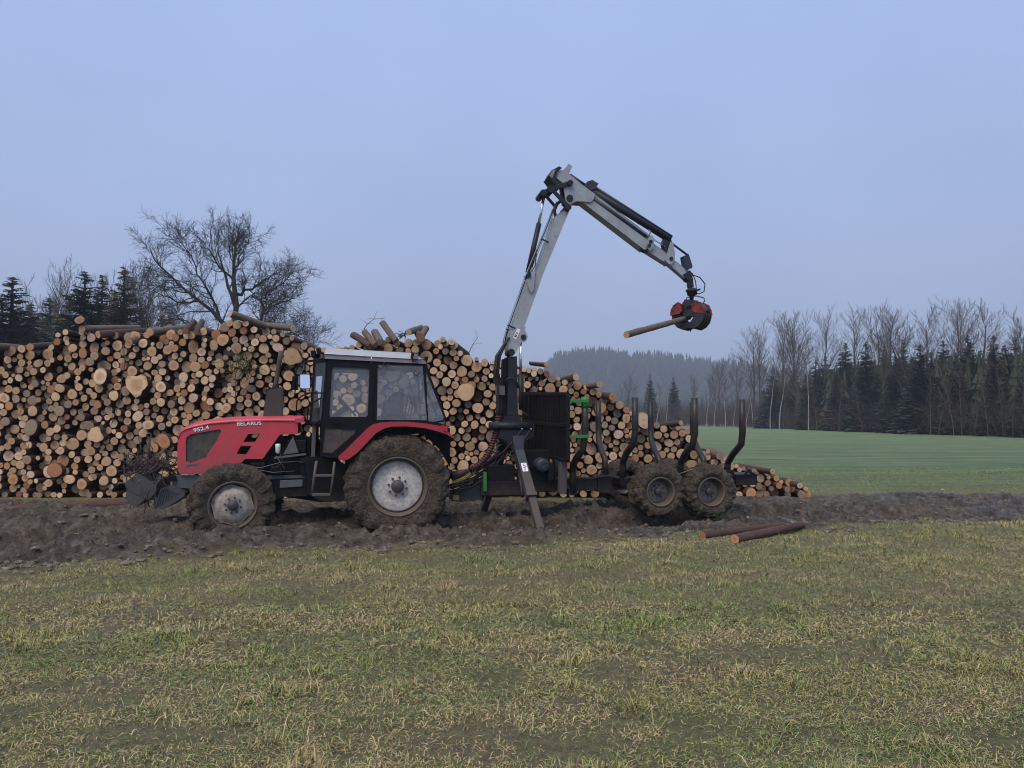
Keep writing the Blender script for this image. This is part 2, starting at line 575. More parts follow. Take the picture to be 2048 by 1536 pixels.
M['birch'] = bark('birch_bark', [(0.06, 0.055, 0.05), (0.34, 0.33, 0.31), (0.46, 0.45, 0.43), (0.25, 0.24, 0.22)], (3, 3, 6))
def needles(name, a, b):
    m = N(name)
    geo = m.n('NewGeometry')
    f = m.noise(geo.outputs['Position'], 1.2, 5, 0.7)
    oi = m.n('ObjectInfo')
    c = m.mix(f, a, b)
    c = m.mix(m.math('MULTIPLY', oi.outputs['Random'], 0.4), c, tuple(x * 0.6 for x in a))
    m.bsdf(c, 0.8, 0, None, spec=0.2)
    return m.m
M['needles'] = needles('spruce_needles', (0.028, 0.041, 0.027), (0.076, 0.098, 0.058))
M['needles_brown'] = needles('brownish_needles', (0.062, 0.054, 0.042), (0.125, 0.107, 0.080))
M['far_wood'] = needles('far_spruce_wood', (0.012, 0.02, 0.016), (0.03, 0.042, 0.03))
M['brush_grey'] = needles('grey_brown_brush', (0.055, 0.048, 0.042), (0.105, 0.090, 0.078))
M['brush'] = needles('bare_brush', (0.045, 0.040, 0.030), (0.085, 0.074, 0.056))
M['sprig'] = needles('fresh_spruce_sprig', (0.04, 0.075, 0.03), (0.09, 0.13, 0.05))

def ground_mat():
    m = N('meadow_and_mud')
    geo = m.n('NewGeometry')
    P = geo.outputs['Position']
    mud = m.n('Attribute', attribute_name='mud').outputs['Fac']
    crop = m.n('Attribute', attribute_name='crop').outputs['Fac']
    wet = m.n('Attribute', attribute_name='wet').outputs['Fac']
    n_s = m.noise(P, 14, 6, 0.7)
    n_m = m.noise(P, 1.7, 6, 0.65)
    n_l = m.noise(P, 0.35, 4, 0.6)
    meadow = m.ramp(n_m, [(0.30, (0.165, 0.175, 0.060)), (0.45, (0.225, 0.215, 0.085)), (0.60, (0.255, 0.215, 0.108)), (0.76, (0.190, 0.150, 0.095))])
    meadow = m.mix(m.ramp(n_s, [(0.38, 0.6), (0.58, 0.0)]), meadow, (0.075, 0.062, 0.040))
    mp = m.n('Mapping'); mp.inputs['Scale'].default_value = (0.16, 0.8, 1); mp.inputs['Rotation'].default_value = (0, 0, -0.1)
    m.l(P, mp.inputs['Vector'])
    rows = m.noise(mp.outputs[0], 1.0, 10, 0.78)
    field = m.ramp(rows, [(0.38, (0.068, 0.104, 0.044)), (0.48, (0.128, 0.202, 0.082)), (0.60, (0.212, 0.298, 0.130))])
    mp2 = m.n('Mapping'); mp2.inputs['Scale'].default_value = (0.03, 0.9, 1); mp2.inputs['Rotation'].default_value = (0, 0, -0.12)
    m.l(P, mp2.inputs['Vector'])
    field = m.mix(m.ramp(m.noise(mp2.outputs[0], 1.0, 6, 0.75), [(0.48, 0.0), (0.62, 0.8)]), field, (0.115, 0.135, 0.062))
    field = m.mix(m.ramp(m.noise(P, 3.5, 5, 0.75), [(0.60, 0.0), (0.72, 0.6)]), field, (0.10, 0.095, 0.06))
    field = m.mix(m.ramp(n_l, [(0.35, 0.0), (0.7, 0.35)]), field, (0.095, 0.13, 0.06))
    c = m.mix(crop, meadow, field)
    soil = m.ramp(m.noise(P, 4.5, 8, 0.7), [(0.32, (0.048, 0.039, 0.031)), (0.48, (0.128, 0.106, 0.082)), (0.66, (0.245, 0.210, 0.168))])
    soil = m.mix(m.ramp(n_s, [(0.36, 0.75), (0.54, 0.0)]), soil, (0.038, 0.030, 0.026))
    c = m.mix(m.ramp(m.math('ADD', mud, m.math('MULTIPLY', m.math('SUBTRACT', n_s, 0.5), 0.7)), [(0.22, 0.0), (0.52, 1.0)]), c, soil)
    r = m.mix(m.math('MULTIPLY', mud, wet), 0.80, 0.18)
    m.bsdf(c, r, 0, m.math('ADD', n_s, m.noise(P, 48, 5, 0.75)), 1.0, 0.07, 0.4)
    return m.m
M['ground'] = ground_mat()
def grass_mat():
    m = N('winter_grass')
    col = m.n('Attribute', attribute_name='tone').outputs['Color']
    b = m.bsdf(col, 0.65, 0, None, spec=0.25)
    return m.m
M['grass'] = grass_mat()
def soil_mat(name, cols):
    m = N(name)
    geo = m.n('NewGeometry')
    a = m.noise(geo.outputs['Position'], 9, 6, 0.7)
    m.bsdf(m.ramp(a, [(0.32, cols[0]), (0.5, cols[1]), (0.68, cols[2])]), 0.7, 0, m.noise(geo.outputs['Position'], 60, 4, 0.7), 0.6, 0.02, 0.4)
    return m.m
M['clod'] = soil_mat('mud_clods', [(0.055, 0.045, 0.035), (0.135, 0.112, 0.086), (0.24, 0.205, 0.165)])
M['stone'] = soil_mat('pale_field_stones', [(0.20, 0.19, 0.17), (0.28, 0.27, 0.24), (0.38, 0.36, 0.32)])

# ------------------------------------------------------------------ ground
NEAR_E = ([-60, -20, -6.05, -2.97, -0.18, 3.9, 8.9, 20, 60], [5.5, 7.4, 9.2, 10.55, 11.0, 12.45, 13.75, 15.2, 18])
FAR_E = ([-60, -12, 2, 5.5, 6.8, 11.6, 20, 60], [15.6, 15.6, 15.8, 16.1, 16.8, 17.3, 18.2, 23])
def uv_of(x, y):
    u = (x - P0.x) * UD.x + (y - P0.y) * UD.y
    v = (x - P0.x) * VD.x + (y - P0.y) * VD.y
    return u, v
def mud_mask(x, y):
    w = (fbm(x * 0.9, y * 0.9, 3, 5) - 0.5) * 1.6 + (fbm(x * 3.4, y * 5.0, 3, 6) - 0.5) * 1.3
    a = sstep(-1.25, 0.35, y + w - np.interp(x, *NEAR_E))
    b = 1 - sstep(-0.35, 0.35, y - w * 0.7 - np.interp(x, *FAR_E))
    return a * b
def crop_mask(x, y):
    return sstep(-0.8, 3.2, y + (fbm(x * 0.6, y * 0.6, 3, 9) - 0.5) * 3 - np.interp(x, *FAR_E) - 0.8)
def height(x, y):
    x, y = np.asarray(x, np.float64), np.asarray(y, np.float64)
    m = mud_mask(x, y)
    u, v = uv_of(x, y)
    vw = v + (fbm(u * 0.5, v * 0.3 + 3, 3, 2) - 0.5) * 0.35
    g = lambda c, w: np.exp(-((vw - c) / w) ** 2)
    rut = (-0.22 * g(0.24, 0.24) - 0.22 * g(1.80, 0.24) - 0.05 * g(-0.30, 0.25) + 0.07 * g(0.78, 0.20) + 0.09 * g(1.28, 0.16)
           - 0.08 * g(-0.95, 0.25) + 0.02 * g(-1.35, 0.2) + 0.08 * g(2.45, 0.25) - 0.09 * g(3.1, 0.3))
    lugs = 0.028 * np.sin(u * 2 * math.pi / 0.27 + 3 * fbm(u * 0.8, v, 2, 8)) * (g(0.24, 0.3) + g(1.8, 0.3) + g(-0.95, 0.3) + g(3.1, 0.35))
    lugs = lugs * sstep(0.35, 0.6, fbm(u * 0.45, v * 0.6, 2, 21))
    c1 = fbm(u * 0.55, v * 2.6, 3, 12) - 0.5                       # long ridges drawn along the track
    c2 = 1 - np.abs(2 * fbm(u * 2.6, v * 6.0, 3, 14) - 1) * 2.0
    c3 = fbm(x * 12, y * 14, 2, 15) - 0.5
    c4 = np.abs(fbm(u * 5.5 + 2 * c1, v * 9.0, 2, 17) - 0.5) * 2
    rough = 0.55 + 0.9 * sstep(0.35, 0.65, fbm(u * 0.8, v * 0.8, 2, 19))
    clod = (0.50 - 0.26 * sstep(4, 8, x)) * c1 + rough * (1 - 0.4 * sstep(5, 8, x)) * (0.050 * c2 + 0.13 * c3 + 0.115 * (0.35 - c4)) - 0.055
    near = np.exp(-((y - 12) / 14.0) ** 2)
    base = (fbm(x * 0.35, y * 0.35, 2, 30) - 0.5) * 0.06 * near + (fbm(x * 2.3, y * 2.3, 3, 31) - 0.5) * 0.05 * near
    calm = 1 - 0.75 * sstep(14.6, 15.8, y) * (x < 7)
    return base + sstep(0.15, 0.75, m) * (rut + 2.4 * lugs + clod * calm) * near + crop_mask(x, y) * near * (fbm(x * 5, y * 5, 2, 40) - 0.5) * 0.05

def axis(lo, a, b, hi, step):
    core = list(np.arange(a, b + 1e-6, step))
    out, s = [], step
    x = b
    while x < hi:
        s *= 1.22
        x += s
        out.append(x)
    left, s = [], step
    x = a
    while x > lo:
        s *= 1.22
        x -= s
        left.append(x)
    return np.array(left[::-1] + core + out)
def ground():
    xs = axis(-1500, -12.5, 14.5, 1500, 0.043)
    ya = np.arange(2.2, 8.6, 0.10)
    yb = np.arange(8.6, 18.6, 0.034)
    yc, s, y = [], 0.034, 18.6
    while y < 2200:
        s *= 1.12
        y += s
        yc.append(y)
    yd, s, y = [], 0.10, 2.2
    while y > -60:
        s *= 1.4
        y -= s
        yd.append(y)
    ys = np.concatenate([yd[::-1], ya, yb, yc])
    X, Y = np.meshgrid(xs, ys)
    nx, ny = len(xs), len(ys)
    fx, fy = X.ravel(), Y.ravel()
    Z = height(fx, fy)
    mm, cc = mud_mask(fx, fy), crop_mask(fx, fy)
    wet = sstep(0.42, 0.58, fbm(fx * 0.8, fy * 1.8, 3, 50))
    V = np.stack([fx, fy, Z], 1)
    idx = np.arange(nx * ny).reshape(ny, nx)
    Q = np.stack([idx[:-1, :-1], idx[:-1, 1:], idx[1:, 1:], idx[1:, :-1]], -1).reshape(-1, 4)
    mq, cq = mm[Q].mean(1), cc[Q].mean(1)
    yq, xq = fy[Q].mean(1), fx[Q].mean(1)
    mid = (np.interp(xq, *NEAR_E) + np.interp(xq, *FAR_E)) / 2
    reg = np.where(mq > 0.5, 1, np.where(yq > mid, 2, 0))
    for k, nm, lb in ((0, 'meadow_ground', 'patchy winter meadow in the foreground'), (1, 'mud_track', 'churned wet mud track under the tractor'),
                      (2, 'crop_field', 'flat green field of young crop beyond the track')):
        q = Q[reg == k]
        used = np.unique(q)
        remap = np.full(nx * ny, -1, np.int64)
        remap[used] = np.arange(len(used))
        me = npmesh(nm, V[used], remap[q])
        vattr(me, 'mud', mm[used]); vattr(me, 'crop', cc[used]); vattr(me, 'wet', wet[used])
        tag(obj(nm, me, M['ground']), lb, kind='structure')
ground()

# ------------------------------------------------------------------ far wooded hills
def hill(name, Y, ridge, depth, seed, ntrees, hh):
    """ridge: photo pixels of the bare ridge line at distance Y"""
    rp = [at(px, py, Y) for px, py in ridge]
    rx, rz = [p.x for p in rp], [max(p.z - hh * 0.7, 0.5) for p in rp]
    xs = np.linspace(rx[0], rx[-1], 90)
    ts = np.linspace(-1, 1, 26)
    Xg, Tg = np.meshgrid(xs, ts)
    def hz(x, t):
        prof = np.cos(t * math.pi / 2) ** 1.3
        return np.interp(x, rx, rz) * prof * (0.92 + 0.16 * fbm(x * 0.02, t * 3, 3, seed)) - 0.5
    Yg = Y + Tg * depth
    V = np.stack([Xg.ravel(), Yg.ravel(), hz(Xg, Tg).ravel()], 1)
    idx = np.arange(V.shape[0]).reshape(Xg.shape)
    Q = np.stack([idx[:-1, :-1], idx[:-1, 1:], idx[1:, 1:], idx[1:, :-1]], -1).reshape(-1, 4)
    tag(obj(name, npmesh(name, V, Q), M['far_wood']), 'dark wooded hill fading into the mist', kind='structure')
    r = np.random.default_rng(seed)
    tx = r.uniform(rx[0], rx[-1], ntrees)
    tt = r.uniform(-1, 0.25, ntrees) ** 1.0
    th = hh * r.uniform(0.7, 1.25, ntrees)
    tz = hz(tx, tt)
    VV, TT, b = [], [], 0
    for i in range(ntrees):
        x, y, z, h = tx[i], Y + tt[i] * depth, tz[i], th[i]
        w = h * r.uniform(0.16, 0.24)
        for k in range(4):                      # four ragged tiers
            z0, z1 = z + h * (0.08 + 0.2 * k), z + h * (0.08 + 0.2 * k + 0.34)
            ww = w * (1 - 0.22 * k)
            n = 6
            a0 = r.uniform(0, 6.28)
            ring = [(x + ww * r.uniform(0.75, 1.2) * math.cos(a0 + 2 * math.pi * j / n), y + ww * math.sin(a0 + 2 * math.pi * j / n), z0 + r.uniform(-0.06, 0.06) * h) for j in range(n)]
            VV += ring + [(x, y, z1)]
            TT += [(b + j, b + (j + 1) % n, b + n) for j in range(n)]
            b += n + 1
    tag(obj('forest', npmesh('forest', VV, None, TT, False), M['far_wood']), 'spruce forest covering the misty hill', 'forest', kind='stuff')
hill('hill', 1000, [(985, 835), (1060, 815), (1093, 728), (1106, 712), (1150, 706), (1205, 704), (1290, 710), (1400, 726), (1480, 738), (1600, 752), (1800, 760), (2150, 770)], 280, 71, 4600, 15)
hill('hill', 1750, [(880, 828), (960, 790), (1000, 752), (1040, 735), (1080, 742), (1110, 760), (1180, 800)], 300, 73, 600, 16)

# ------------------------------------------------------------------ mist in the air
def haze():
    b = MB()
    b.box((-1450, -120, -1.5), (1450, 2150, 165))
    m = bpy.data.materials.new('mist')
    m.use_nodes = True
    t = m.node_tree
    t.nodes.clear()
    o = t.nodes.new('ShaderNodeOutputMaterial')
    v = t.nodes.new('ShaderNodeVolumePrincipled')
    v.inputs['Color'].default_value = (0.74, 0.85, 1.0, 1)
    v.inputs['Density'].default_value = HAZE
    v.inputs['Anisotropy'].default_value = 0.0
    t.links.new(v.outputs[0], o.inputs['Volume'])
    tag(b.build('haze', m), 'thin bluish winter mist hanging over the fields', 'mist', kind='stuff')
HAZE = 0.0006
haze()

# ------------------------------------------------------------------ the timber stack
YF = 16.4                                    # distance of the stack's front
TOP = [(-170, 700), (0, 692), (95, 692), (118, 665), (150, 656), (280, 660), (400, 655), (438, 640), (475, 632), (505, 645), (560, 662), (612, 684), (660, 695), (690, 682), (740, 672), (830, 672),
       (870, 672), (905, 680), (925, 704), (955, 714), (995, 718), (1060, 728), (1095, 742), (1125, 757), (1150, 752), (1168, 768), (1200, 776), (1215, 792), (1240, 800), (1265, 822), (1300, 842), (1362, 846),
       (1388, 868), (1404, 892), (1440, 910), (1472, 926), (1530, 940), (1560, 954), (1600, 966), (1620, 988)]
TX = [at(px, 800, YF).x for px, py in TOP]
TZ = [at(px, py, YF).z for px, py in TOP]
def pack():
    r = np.random.default_rng(21)
    gx = np.arange(TX[0] + 0.1, TX[-1] - 0.06, 0.035)
    top = np.interp(gx, TX, TZ) + (fbm(gx * 2.0, gx * 0, 3, 4) - 0.5) * 0.12
    cx, cz, cr = np.zeros(0), np.zeros(0), np.zeros(0)
    live = np.zeros(0, bool)
    shrink = 1.0
    while len(cx) < 2600:
        rad = float(np.clip(math.exp(r.normal(math.log(0.077), 0.26)), 0.045, 0.155)) * shrink
        if rad < 0.038:
            break
        z = np.full(len(gx), rad)
        if len(cx):
            X_, Z_, R_ = cx[live], cz[live], cr[live]
            d = np.abs(gx[:, None] - X_[None])
            s = (rad + R_)[None]
            zz = np.where(d < s, Z_[None] + np.sqrt(np.maximum(s * s - d * d, 0)), 0)
            z = np.maximum(z, zz.max(1))
        ok = z + rad < top
        if not ok.any():
            shrink *= 0.88
            continue
        zz = np.where(ok, z + r.uniform(0, 0.10, len(z)), 99)
        i = int(zz.argmin())
        cx, cz, cr, live = np.append(cx, gx[i]), np.append(cz, z[i]), np.append(cr, rad), np.append(live, True)
        if len(cx) % 40 == 0:                  # forget the buried ones
            surf = np.interp(cx, gx, z)
            live = cz > surf - 0.75
    return cx, cz, cr
PX, PZ, PR = pack()
NLOG = len(PX)

TONES = {'pale': (0.61, 0.42, 0.26), 'tan': (0.51, 0.335, 0.195), 'orange': (0.50, 0.265, 0.135), 'russet': (0.33, 0.150, 0.08), 'greyish': (0.30, 0.225, 0.165), 'creamy': (0.70, 0.51, 0.365)}
TK = list(TONES)
def end_shape(kind, seed):
    r = random.Random(seed)
    n = 16
    ph = [r.uniform(0, 6.28) for _ in range(4)]
    out = []
    for k in range(n):
        a = 2 * math.pi * k / n
        rr = 1 + 0.055 * math.sin(2 * a + ph[0]) + 0.04 * math.sin(3 * a + ph[1]) + r.uniform(-0.035, 0.035)
        if kind == 'lobed':
            rr = 0.98 + 0.16 * math.sin(3 * a + ph[0]) + 0.10 * math.sin(5 * a + ph[1])
        if kind == 'oval':
            rr = 1 + 0.17 * math.cos(2 * a + ph[0])
        out.append((math.cos(a) * rr, math.sin(a) * rr))
    return out
def log_meshes(name, kind, seed, material):
    r = random.Random(seed)
    ring = end_shape(kind, seed)
    n = len(ring)
    b = MB()
    rows = []
    cx = cz = 0.0
    for j, (y, s) in enumerate(((0, 1), (0.04, 1.01), (0.35, 0.99), (0.7, 0.97), (1.0, 0.95))):
        k2 = 1 + r.uniform(-0.02, 0.02)
        rows.append([(p[0] * s * k2 + cx, y, p[1] * s * k2 + cz) for p in ring])
        cx += r.uniform(-0.08, 0.08)
        cz += r.uniform(-0.08, 0.08)
    b.grid(rows, True, True)
    b.add([p for p in rows[-1]], [tuple(reversed(range(n)))])
    bm = b.mesh(name)
    bm.materials.append(material)
    c = MB()
    inner = [(p[0] * 0.55, -0.002, p[1] * 0.55) for p in ring]
    outer = [(p[0] * 0.985, -0.001, p[1] * 0.985) for p in ring]
    fs = [tuple(range(n))] + [(i, n + i, n + (i + 1) % n, (i + 1) % n) for i in range(n)]
    c.add(inner + outer, fs)
    cm = c.mesh('cut_end')
    vattr(cm, 'lp', [(p[0], 0, p[2]) for p in c.v], 'FLOAT_VECTOR')
    cm.materials.append(M['cut'])
    return bm, cm
LOGV = [log_meshes('log', 'round', 100 + k, M['bark']) for k in range(9)] + [log_meshes('log', 'oval', 130 + k, M['bark']) for k in range(2)]
LOGSP = [log_meshes('log', 'lobed', 150 + k, M['bark']) for k in range(3)]
LOGG = [log_meshes('log', 'round', 170 + k, M['bark_grey']) for k in range(3)]
LOGR = [log_meshes('log', 'round', 180 + k, M['bark_red']) for k in range(3)]
def rough_log(seed, material):
    """a log seen from close by: taper, bow, knots and flaking bark"""
    r = random.Random(seed)
    n, m = 22, 40
    kn = [(r.uniform(0.05, 0.95), r.uniform(0, 6.283), r.uniform(0.10, 0.22)) for _ in range(9)]
    rows = []
    for j in range(m + 1):
        y = j / m
        row = []
        for k in range(n):
            a = 2 * math.pi * k / n
            rr = 1.04 - 0.16 * y + 0.16 * (fbm(np.array([y * 22 + seed]), np.array([a * 1.3]), 3, seed)[0] - 0.5)
            for ky, ka, kh in kn:
                da = math.atan2(math.sin(a - ka), math.cos(a - ka))
                rr += kh * math.exp(-((y - ky) / 0.018) ** 2 - (da / 0.28) ** 2)
            row.append((math.cos(a) * rr + 0.25 * math.sin(y * 2.6), y, math.sin(a) * rr))
        rows.append(row)
    b = MB().grid(rows, True, True)
    bm = b.mesh('log'); bm.materials.append(material)
    c = MB()
    c.add([(p[0] * 0.97, -0.002, p[2] * 0.97) for p in rows[0]], [tuple(range(n))])
    cm = c.mesh('cut_end')
    vattr(cm, 'lp', [(p[0], 0, p[2]) for p in c.v], 'FLOAT_VECTOR')
    cm.materials.append(M['cut'])
    c2 = MB()
    c2.add([(-p[0] * 0.97, -0.002, p[2] * 0.97) for p in reversed(rows[-1])], [tuple(range(n))])
    cm2 = c2.mesh('cut_end')
    vattr(cm2, 'lp', [(p[0], 0, p[2]) for p in c2.v], 'FLOAT_VECTOR')
    cm2.materials.append(M['cut'])
    return bm, cm, cm2
LOGD = [rough_log(3 + k, M['bark_red']) for k in range(3)]
LOGH = rough_log(9, M['bark_grey'])
def place_log(meshes, p, r, length, direction, tone, label, group=None, name='log', rz=0.0, second=False):
    """p: centre of the near end; direction: unit vector towards the far end"""
    d = Vector(direction).normalized()
    o = bpy.data.objects.new(name, meshes[0])
    C.objects.link(o)
    q = d.to_track_quat('Y', 'Z') @ Matrix.Rotation(rz, 3, 'Y').to_quaternion()
    o.rotation_mode = 'QUATERNION'
    o.rotation_quaternion = q
    o.location = p
    o.scale = (r, length, r)
    e = bpy.data.objects.new('cut_end', meshes[1])
    C.objects.link(e)
    e.parent = o
    e.color = tuple(tone) + (1,)
    if second:
        e2 = bpy.data.objects.new('cut_end', meshes[-1])
        C.objects.link(e2)
        e2.parent = o
        e2.color = tuple(tone) + (1,)
        e2.location = (0, 1.0, 0)
        e2.rotation_euler = (0, 0, math.pi)
    tag(o, label, 'log', group)
    return o

def px_of(x, z, Y=YF):
    cx, cy, cz = x, Y, z - CAMH
    f = cp * cy + sp * cz
    u = -sp * cy + cp * cz
    return 1024 + F * cx / f, 768 - F * u / f
def hidden(px, py):
    boxes = [(362, 858, 600, 1000), (650, 845, 900, 1060), (1048, 792, 1134, 985), (560, 860, 690, 990), (690, 870, 900, 1060), (1005, 715, 1036, 990), (650, 700, 850, 735)]
    return px < -6 or any(a < px < c and b < py < d for a, b, c, d in boxes)
rl = random.Random(5)
logs = []
for i in range(NLOG):
    px, py = px_of(PX[i], PZ[i])
    f = rl.uniform(0.88, 1.03)
    tone = rl.choices(TK, [36, 28, 7, 4, 19, 14])[0]
    y = YF + rl.gauss(0, 0.07) + (rl.uniform(0.12, 0.45) if rl.random() < 0.11 else 0)
    logs.append(dict(x=PX[i], z=PZ[i], r=PR[i] * f, y=y, px=px, py=py, tone=tone, hid=hidden(px, py), sp=None))
# a few ends that stand out in the photograph: nearest packed log takes the look
SPECIAL = [(290, 768, 'lobed', 'pale', 0.235, 'biggest log end of all, pale and three-lobed, in the stack before the tractor'),
           (208, 757, 'oval', 'creamy', 0.16, 'creamy log end with a dark centre beside the biggest lobed log'),
           (203, 874, 'lobed', 'pale', 0.17, 'pale lumpy butt end in the stack low before the tractor bonnet'),
           (336, 877, 'oval', 'orange', 0.15, 'wide log end with orange heart just before the tractor bonnet'),
           (925, 783, 'round', 'pale', 0.19, 'largest pale round log end between the cab and the crane'),
           (1204, 817, 'round', 'orange', 0.125, 'orange round log end beside the green-topped stake'),
           (1283, 848, 'oval', 'creamy', 0.17, 'large cream oval log end between the trailer stakes'),
           (583, 720, 'lobed', 'tan', 0.19, 'large angular log end beside the exhaust pipe'),
           (120, 945, 'round', 'russet', 0.16, 'dark russet log end low in the stack left of the front blade')]
for sx_, sy_, kind, tone, rr, lab in SPECIAL:
    c = min((l for l in logs if l['sp'] is None), key=lambda l: (l['px'] - sx_) ** 2 + (l['py'] - sy_) ** 2)
    c.update(sp=(kind, lab), tone=tone, r=rr, y=YF - 0.16, hid=False)
order = sorted([l for l in logs if not l['hid']], key=lambda l: (l['sp'] is None, -l['r']))
single = order[:262]
ids = {id(l) for l in single}
ORDN = ['first', 'second', 'third', 'fourth', 'fifth', 'sixth', 'seventh', 'eighth', 'ninth', 'tenth', 'eleventh', 'twelfth', 'thirteenth', 'fourteenth', 'fifteenth', 'sixteenth', 'seventeenth', 'eighteenth', 'nineteenth', 'twentieth',
        'twenty-first', 'twenty-second', 'twenty-third', 'twenty-fourth', 'twenty-fifth', 'twenty-sixth', 'twenty-seventh', 'twenty-eighth', 'twenty-ninth', 'thirtieth', 'thirty-first', 'thirty-second', 'thirty-third', 'thirty-fourth', 'thirty-fifth', 'thirty-sixth']
ZONES = [(130, 'near the photo\'s left edge'), (250, 'ahead of the front blade'), (360, 'just ahead of the bonnet'), (500, 'above the bonnet'), (650, 'around the exhaust pipe'), (850, 'behind or above the cab'),
         (1010, 'between cab and crane'), (1150, 'behind the headboard'), (1260, 'behind the green-topped stake'), (1400, 'behind the middle stakes'), (9999, 'behind the trailer wheels')]
def zone(l):
    return next(nm for lim, nm in ZONES if l['px'] < lim)
def band(l):
    h = np.interp(l['x'], TX, TZ)
    t = l['z'] / max(h, 0.3)
    return 'low' if t < 0.34 else 'halfway up' if t < 0.68 else 'high'
seen = {}
for l in single:
    kind = l['sp'][0] if l['sp'] else 'round'
    ms = rl.choice(LOGSP) if kind == 'lobed' else rl.choice(LOGV[9:]) if kind == 'oval' else rl.choice(LOGV)
    k_ = rl.uniform(0.70, 1.12)
    col = [c * k_ * rl.uniform(0.97, 1.03) for c in TONES[l['tone']]]
    if l['sp']:
        lab = l['sp'][1]
    else:
        key = (l['tone'], zone(l), band(l))
        k = seen.get(key, 0)
        seen[key] = k + 1
        size = 'largest' if k == 0 else ORDN[k] + '-largest'
        lab = '%s %s log end %s in the stack %s' % (size, l['tone'], band(l), zone(l))
    d = (rl.gauss(0, 0.03), 1, rl.gauss(0, 0.02))
    place_log(ms, (l['x'], l['y'], l['z']), l['r'], rl.uniform(3.6, 4.2), d, col, lab, 'logs in the timber stack', rz=rl.uniform(0, 6.28))
# the rest of the stack: past the 300 that show largest
def mass(rest):
    V, Q, mats, lp, tone, rnd = [], [], [], [], [], []
    b = 0
    Vc, Fc, lpc, tc, rc = [], [], [], [], []
    bc = 0
    n = 12
    for l in rest:
        ring = end_shape('round', rl.randint(0, 99999))[::1]
        dx, dz = rl.gauss(0, 0.10), rl.gauss(0, 0.06)
        a0 = rl.uniform(0, 6.28)
        pts = []
        el_, ph_ = rl.uniform(0, 0.10), rl.uniform(0, 6)
        for k in range(n):
            a = a0 + 2 * math.pi * k / n
            rr = l['r'] * (1 + rl.uniform(-0.05, 0.05) + el_ * math.cos(2 * a + ph_))
            pts.append((math.cos(a) * rr, math.sin(a) * rr))
        for t in (0, 1):
            for p in pts:
                V.append((l['x'] + p[0] * (1 - 0.04 * t) + dx * t, l['y'] + 3.9 * t, l['z'] + p[1] * (1 - 0.04 * t) + dz * t))
        for k in range(n):
            Q.append((b + k, b + (k + 1) % n, b + n + (k + 1) % n, b + n + k))
        b += 2 * n
        k_ = rl.uniform(0.70, 1.12)
        col = [c * k_ * rl.uniform(0.97, 1.03) for c in TONES[l['tone']]]
        rv = rl.random()
        Vc.append((l['x'], l['y'] - 0.003, l['z']))
        lpc.append((0, 0, 0))
        for p in pts:
            Vc.append((l['x'] + p[0] * 0.985, l['y'] - 0.002, l['z'] + p[1] * 0.985))
            lpc.append((p[0] / l['r'], 0, p[1] / l['r']))
        tc += [col] * (n + 1)
        rc += [rv] * (n + 1)
        for k in range(n):
            Fc.append((bc, bc + 1 + k, bc + 1 + (k + 1) % n))
        bc += n + 1
    nb = len(V)
    me = npmesh('log_stack', V + Vc, Q, [tuple(i + nb for i in f) for f in Fc], True)
    vattr(me, 'lp', [(0, 0, 0)] * nb + lpc, 'FLOAT_VECTOR')
    vattr(me, 'tone', [(0.1, 0.1, 0.1)] * nb + tc, 'FLOAT_COLOR')
    vattr(me, 'rnd', [0.0] * nb + rc)
    o = obj('log_stack', me, [M['bark'], M['cut_mass']])
    mi = np.zeros(len(me.polygons), np.int32)
    mi[len(Q):] = 1
    me.polygons.foreach_set('material_index', mi)
    tag(o, 'the slimmer logs filling the long timber stack behind the tractor, with an added unseen row', 'log stack', kind='stuff')
mass([l for l in logs if id(l) not in ids] + [dict(l, x=l['x'] - 0.11, z=l['z'] - 0.03, y=l['y'] + 4.3, r=l['r'] * 1.12) for l in logs])  # shifted copies: unseen row added behind, blocks sky light showing through the gaps

# logs lying askew on top of the stack (ends as photo pixels at a distance)
def stray(a, ya, b, yb, dia, tone, label, pool, group='logs lying askew on the stack'):
    p, q = at(a[0], a[1], ya), at(b[0], b[1], yb)
    r = dia * 0.88 / 2 / F * ya
    place_log(rl.choice(pool), p, r, (q - p).length, q - p, TONES[tone], label, group, rz=rl.uniform(0, 6), second=True)
stray((159, 640), 16.1, (166, 652), 19.5, 19, 'tan', 'log end poking up alone above the stack top', LOGV)
stray((164, 658), 16.2, (276, 656), 18.0, 17, 'tan', 'long log lying sideways on the stack under the lone raised end', LOGG)
stray((196, 669), 16.1, (300, 661), 17.3, 17, 'tan', 'thick log lying sideways with a tan end facing out', LOGR)
stray((258, 684), 16.1, (340, 655), 17.6, 17, 'tan', 'log slanting up across the stack top before the oak', LOGG)
stray((300, 664), 16.1, (402, 653), 18.4, 18, 'tan', 'grey barked log lying along the stack crest below the oak', LOGG)
stray((-8, 692), 16.1, (74, 698), 17.2, 17, 'greyish', 'dark log lying sideways at the photo\'s left edge', LOGG)
stray((60, 694), 16.1, (112, 690), 17.4, 17, 'orange', 'short thick log beside the dark sideways log', LOGR)
stray((371, 662), 16.1, (388, 645), 17.0, 15, 'russet', 'first of two short logs tilted up side by side', LOGR)
stray((392, 664), 16.1, (404, 643), 17.0, 12, 'russet', 'second of two short logs tilted up side by side', LOGR)
stray((462, 627), 16.1, (532, 652), 16.6, 17, 'tan', 'log sloping down from the very top of the stack', LOGG)
stray((586, 656), 16.2, (500, 648), 17.3, 15, 'creamy', 'log pointing right from the crest toward the cab', LOGG)
stray((764, 645), 16.5, (792, 682), 16.3, 14, 'greyish', 'dark log standing steeply out of the stack above the cab', LOGG)
stray((729, 664), 16.5, (752, 690), 16.2, 15, 'greyish', 'mossy grey log leaning forward above the cab door', LOGG)
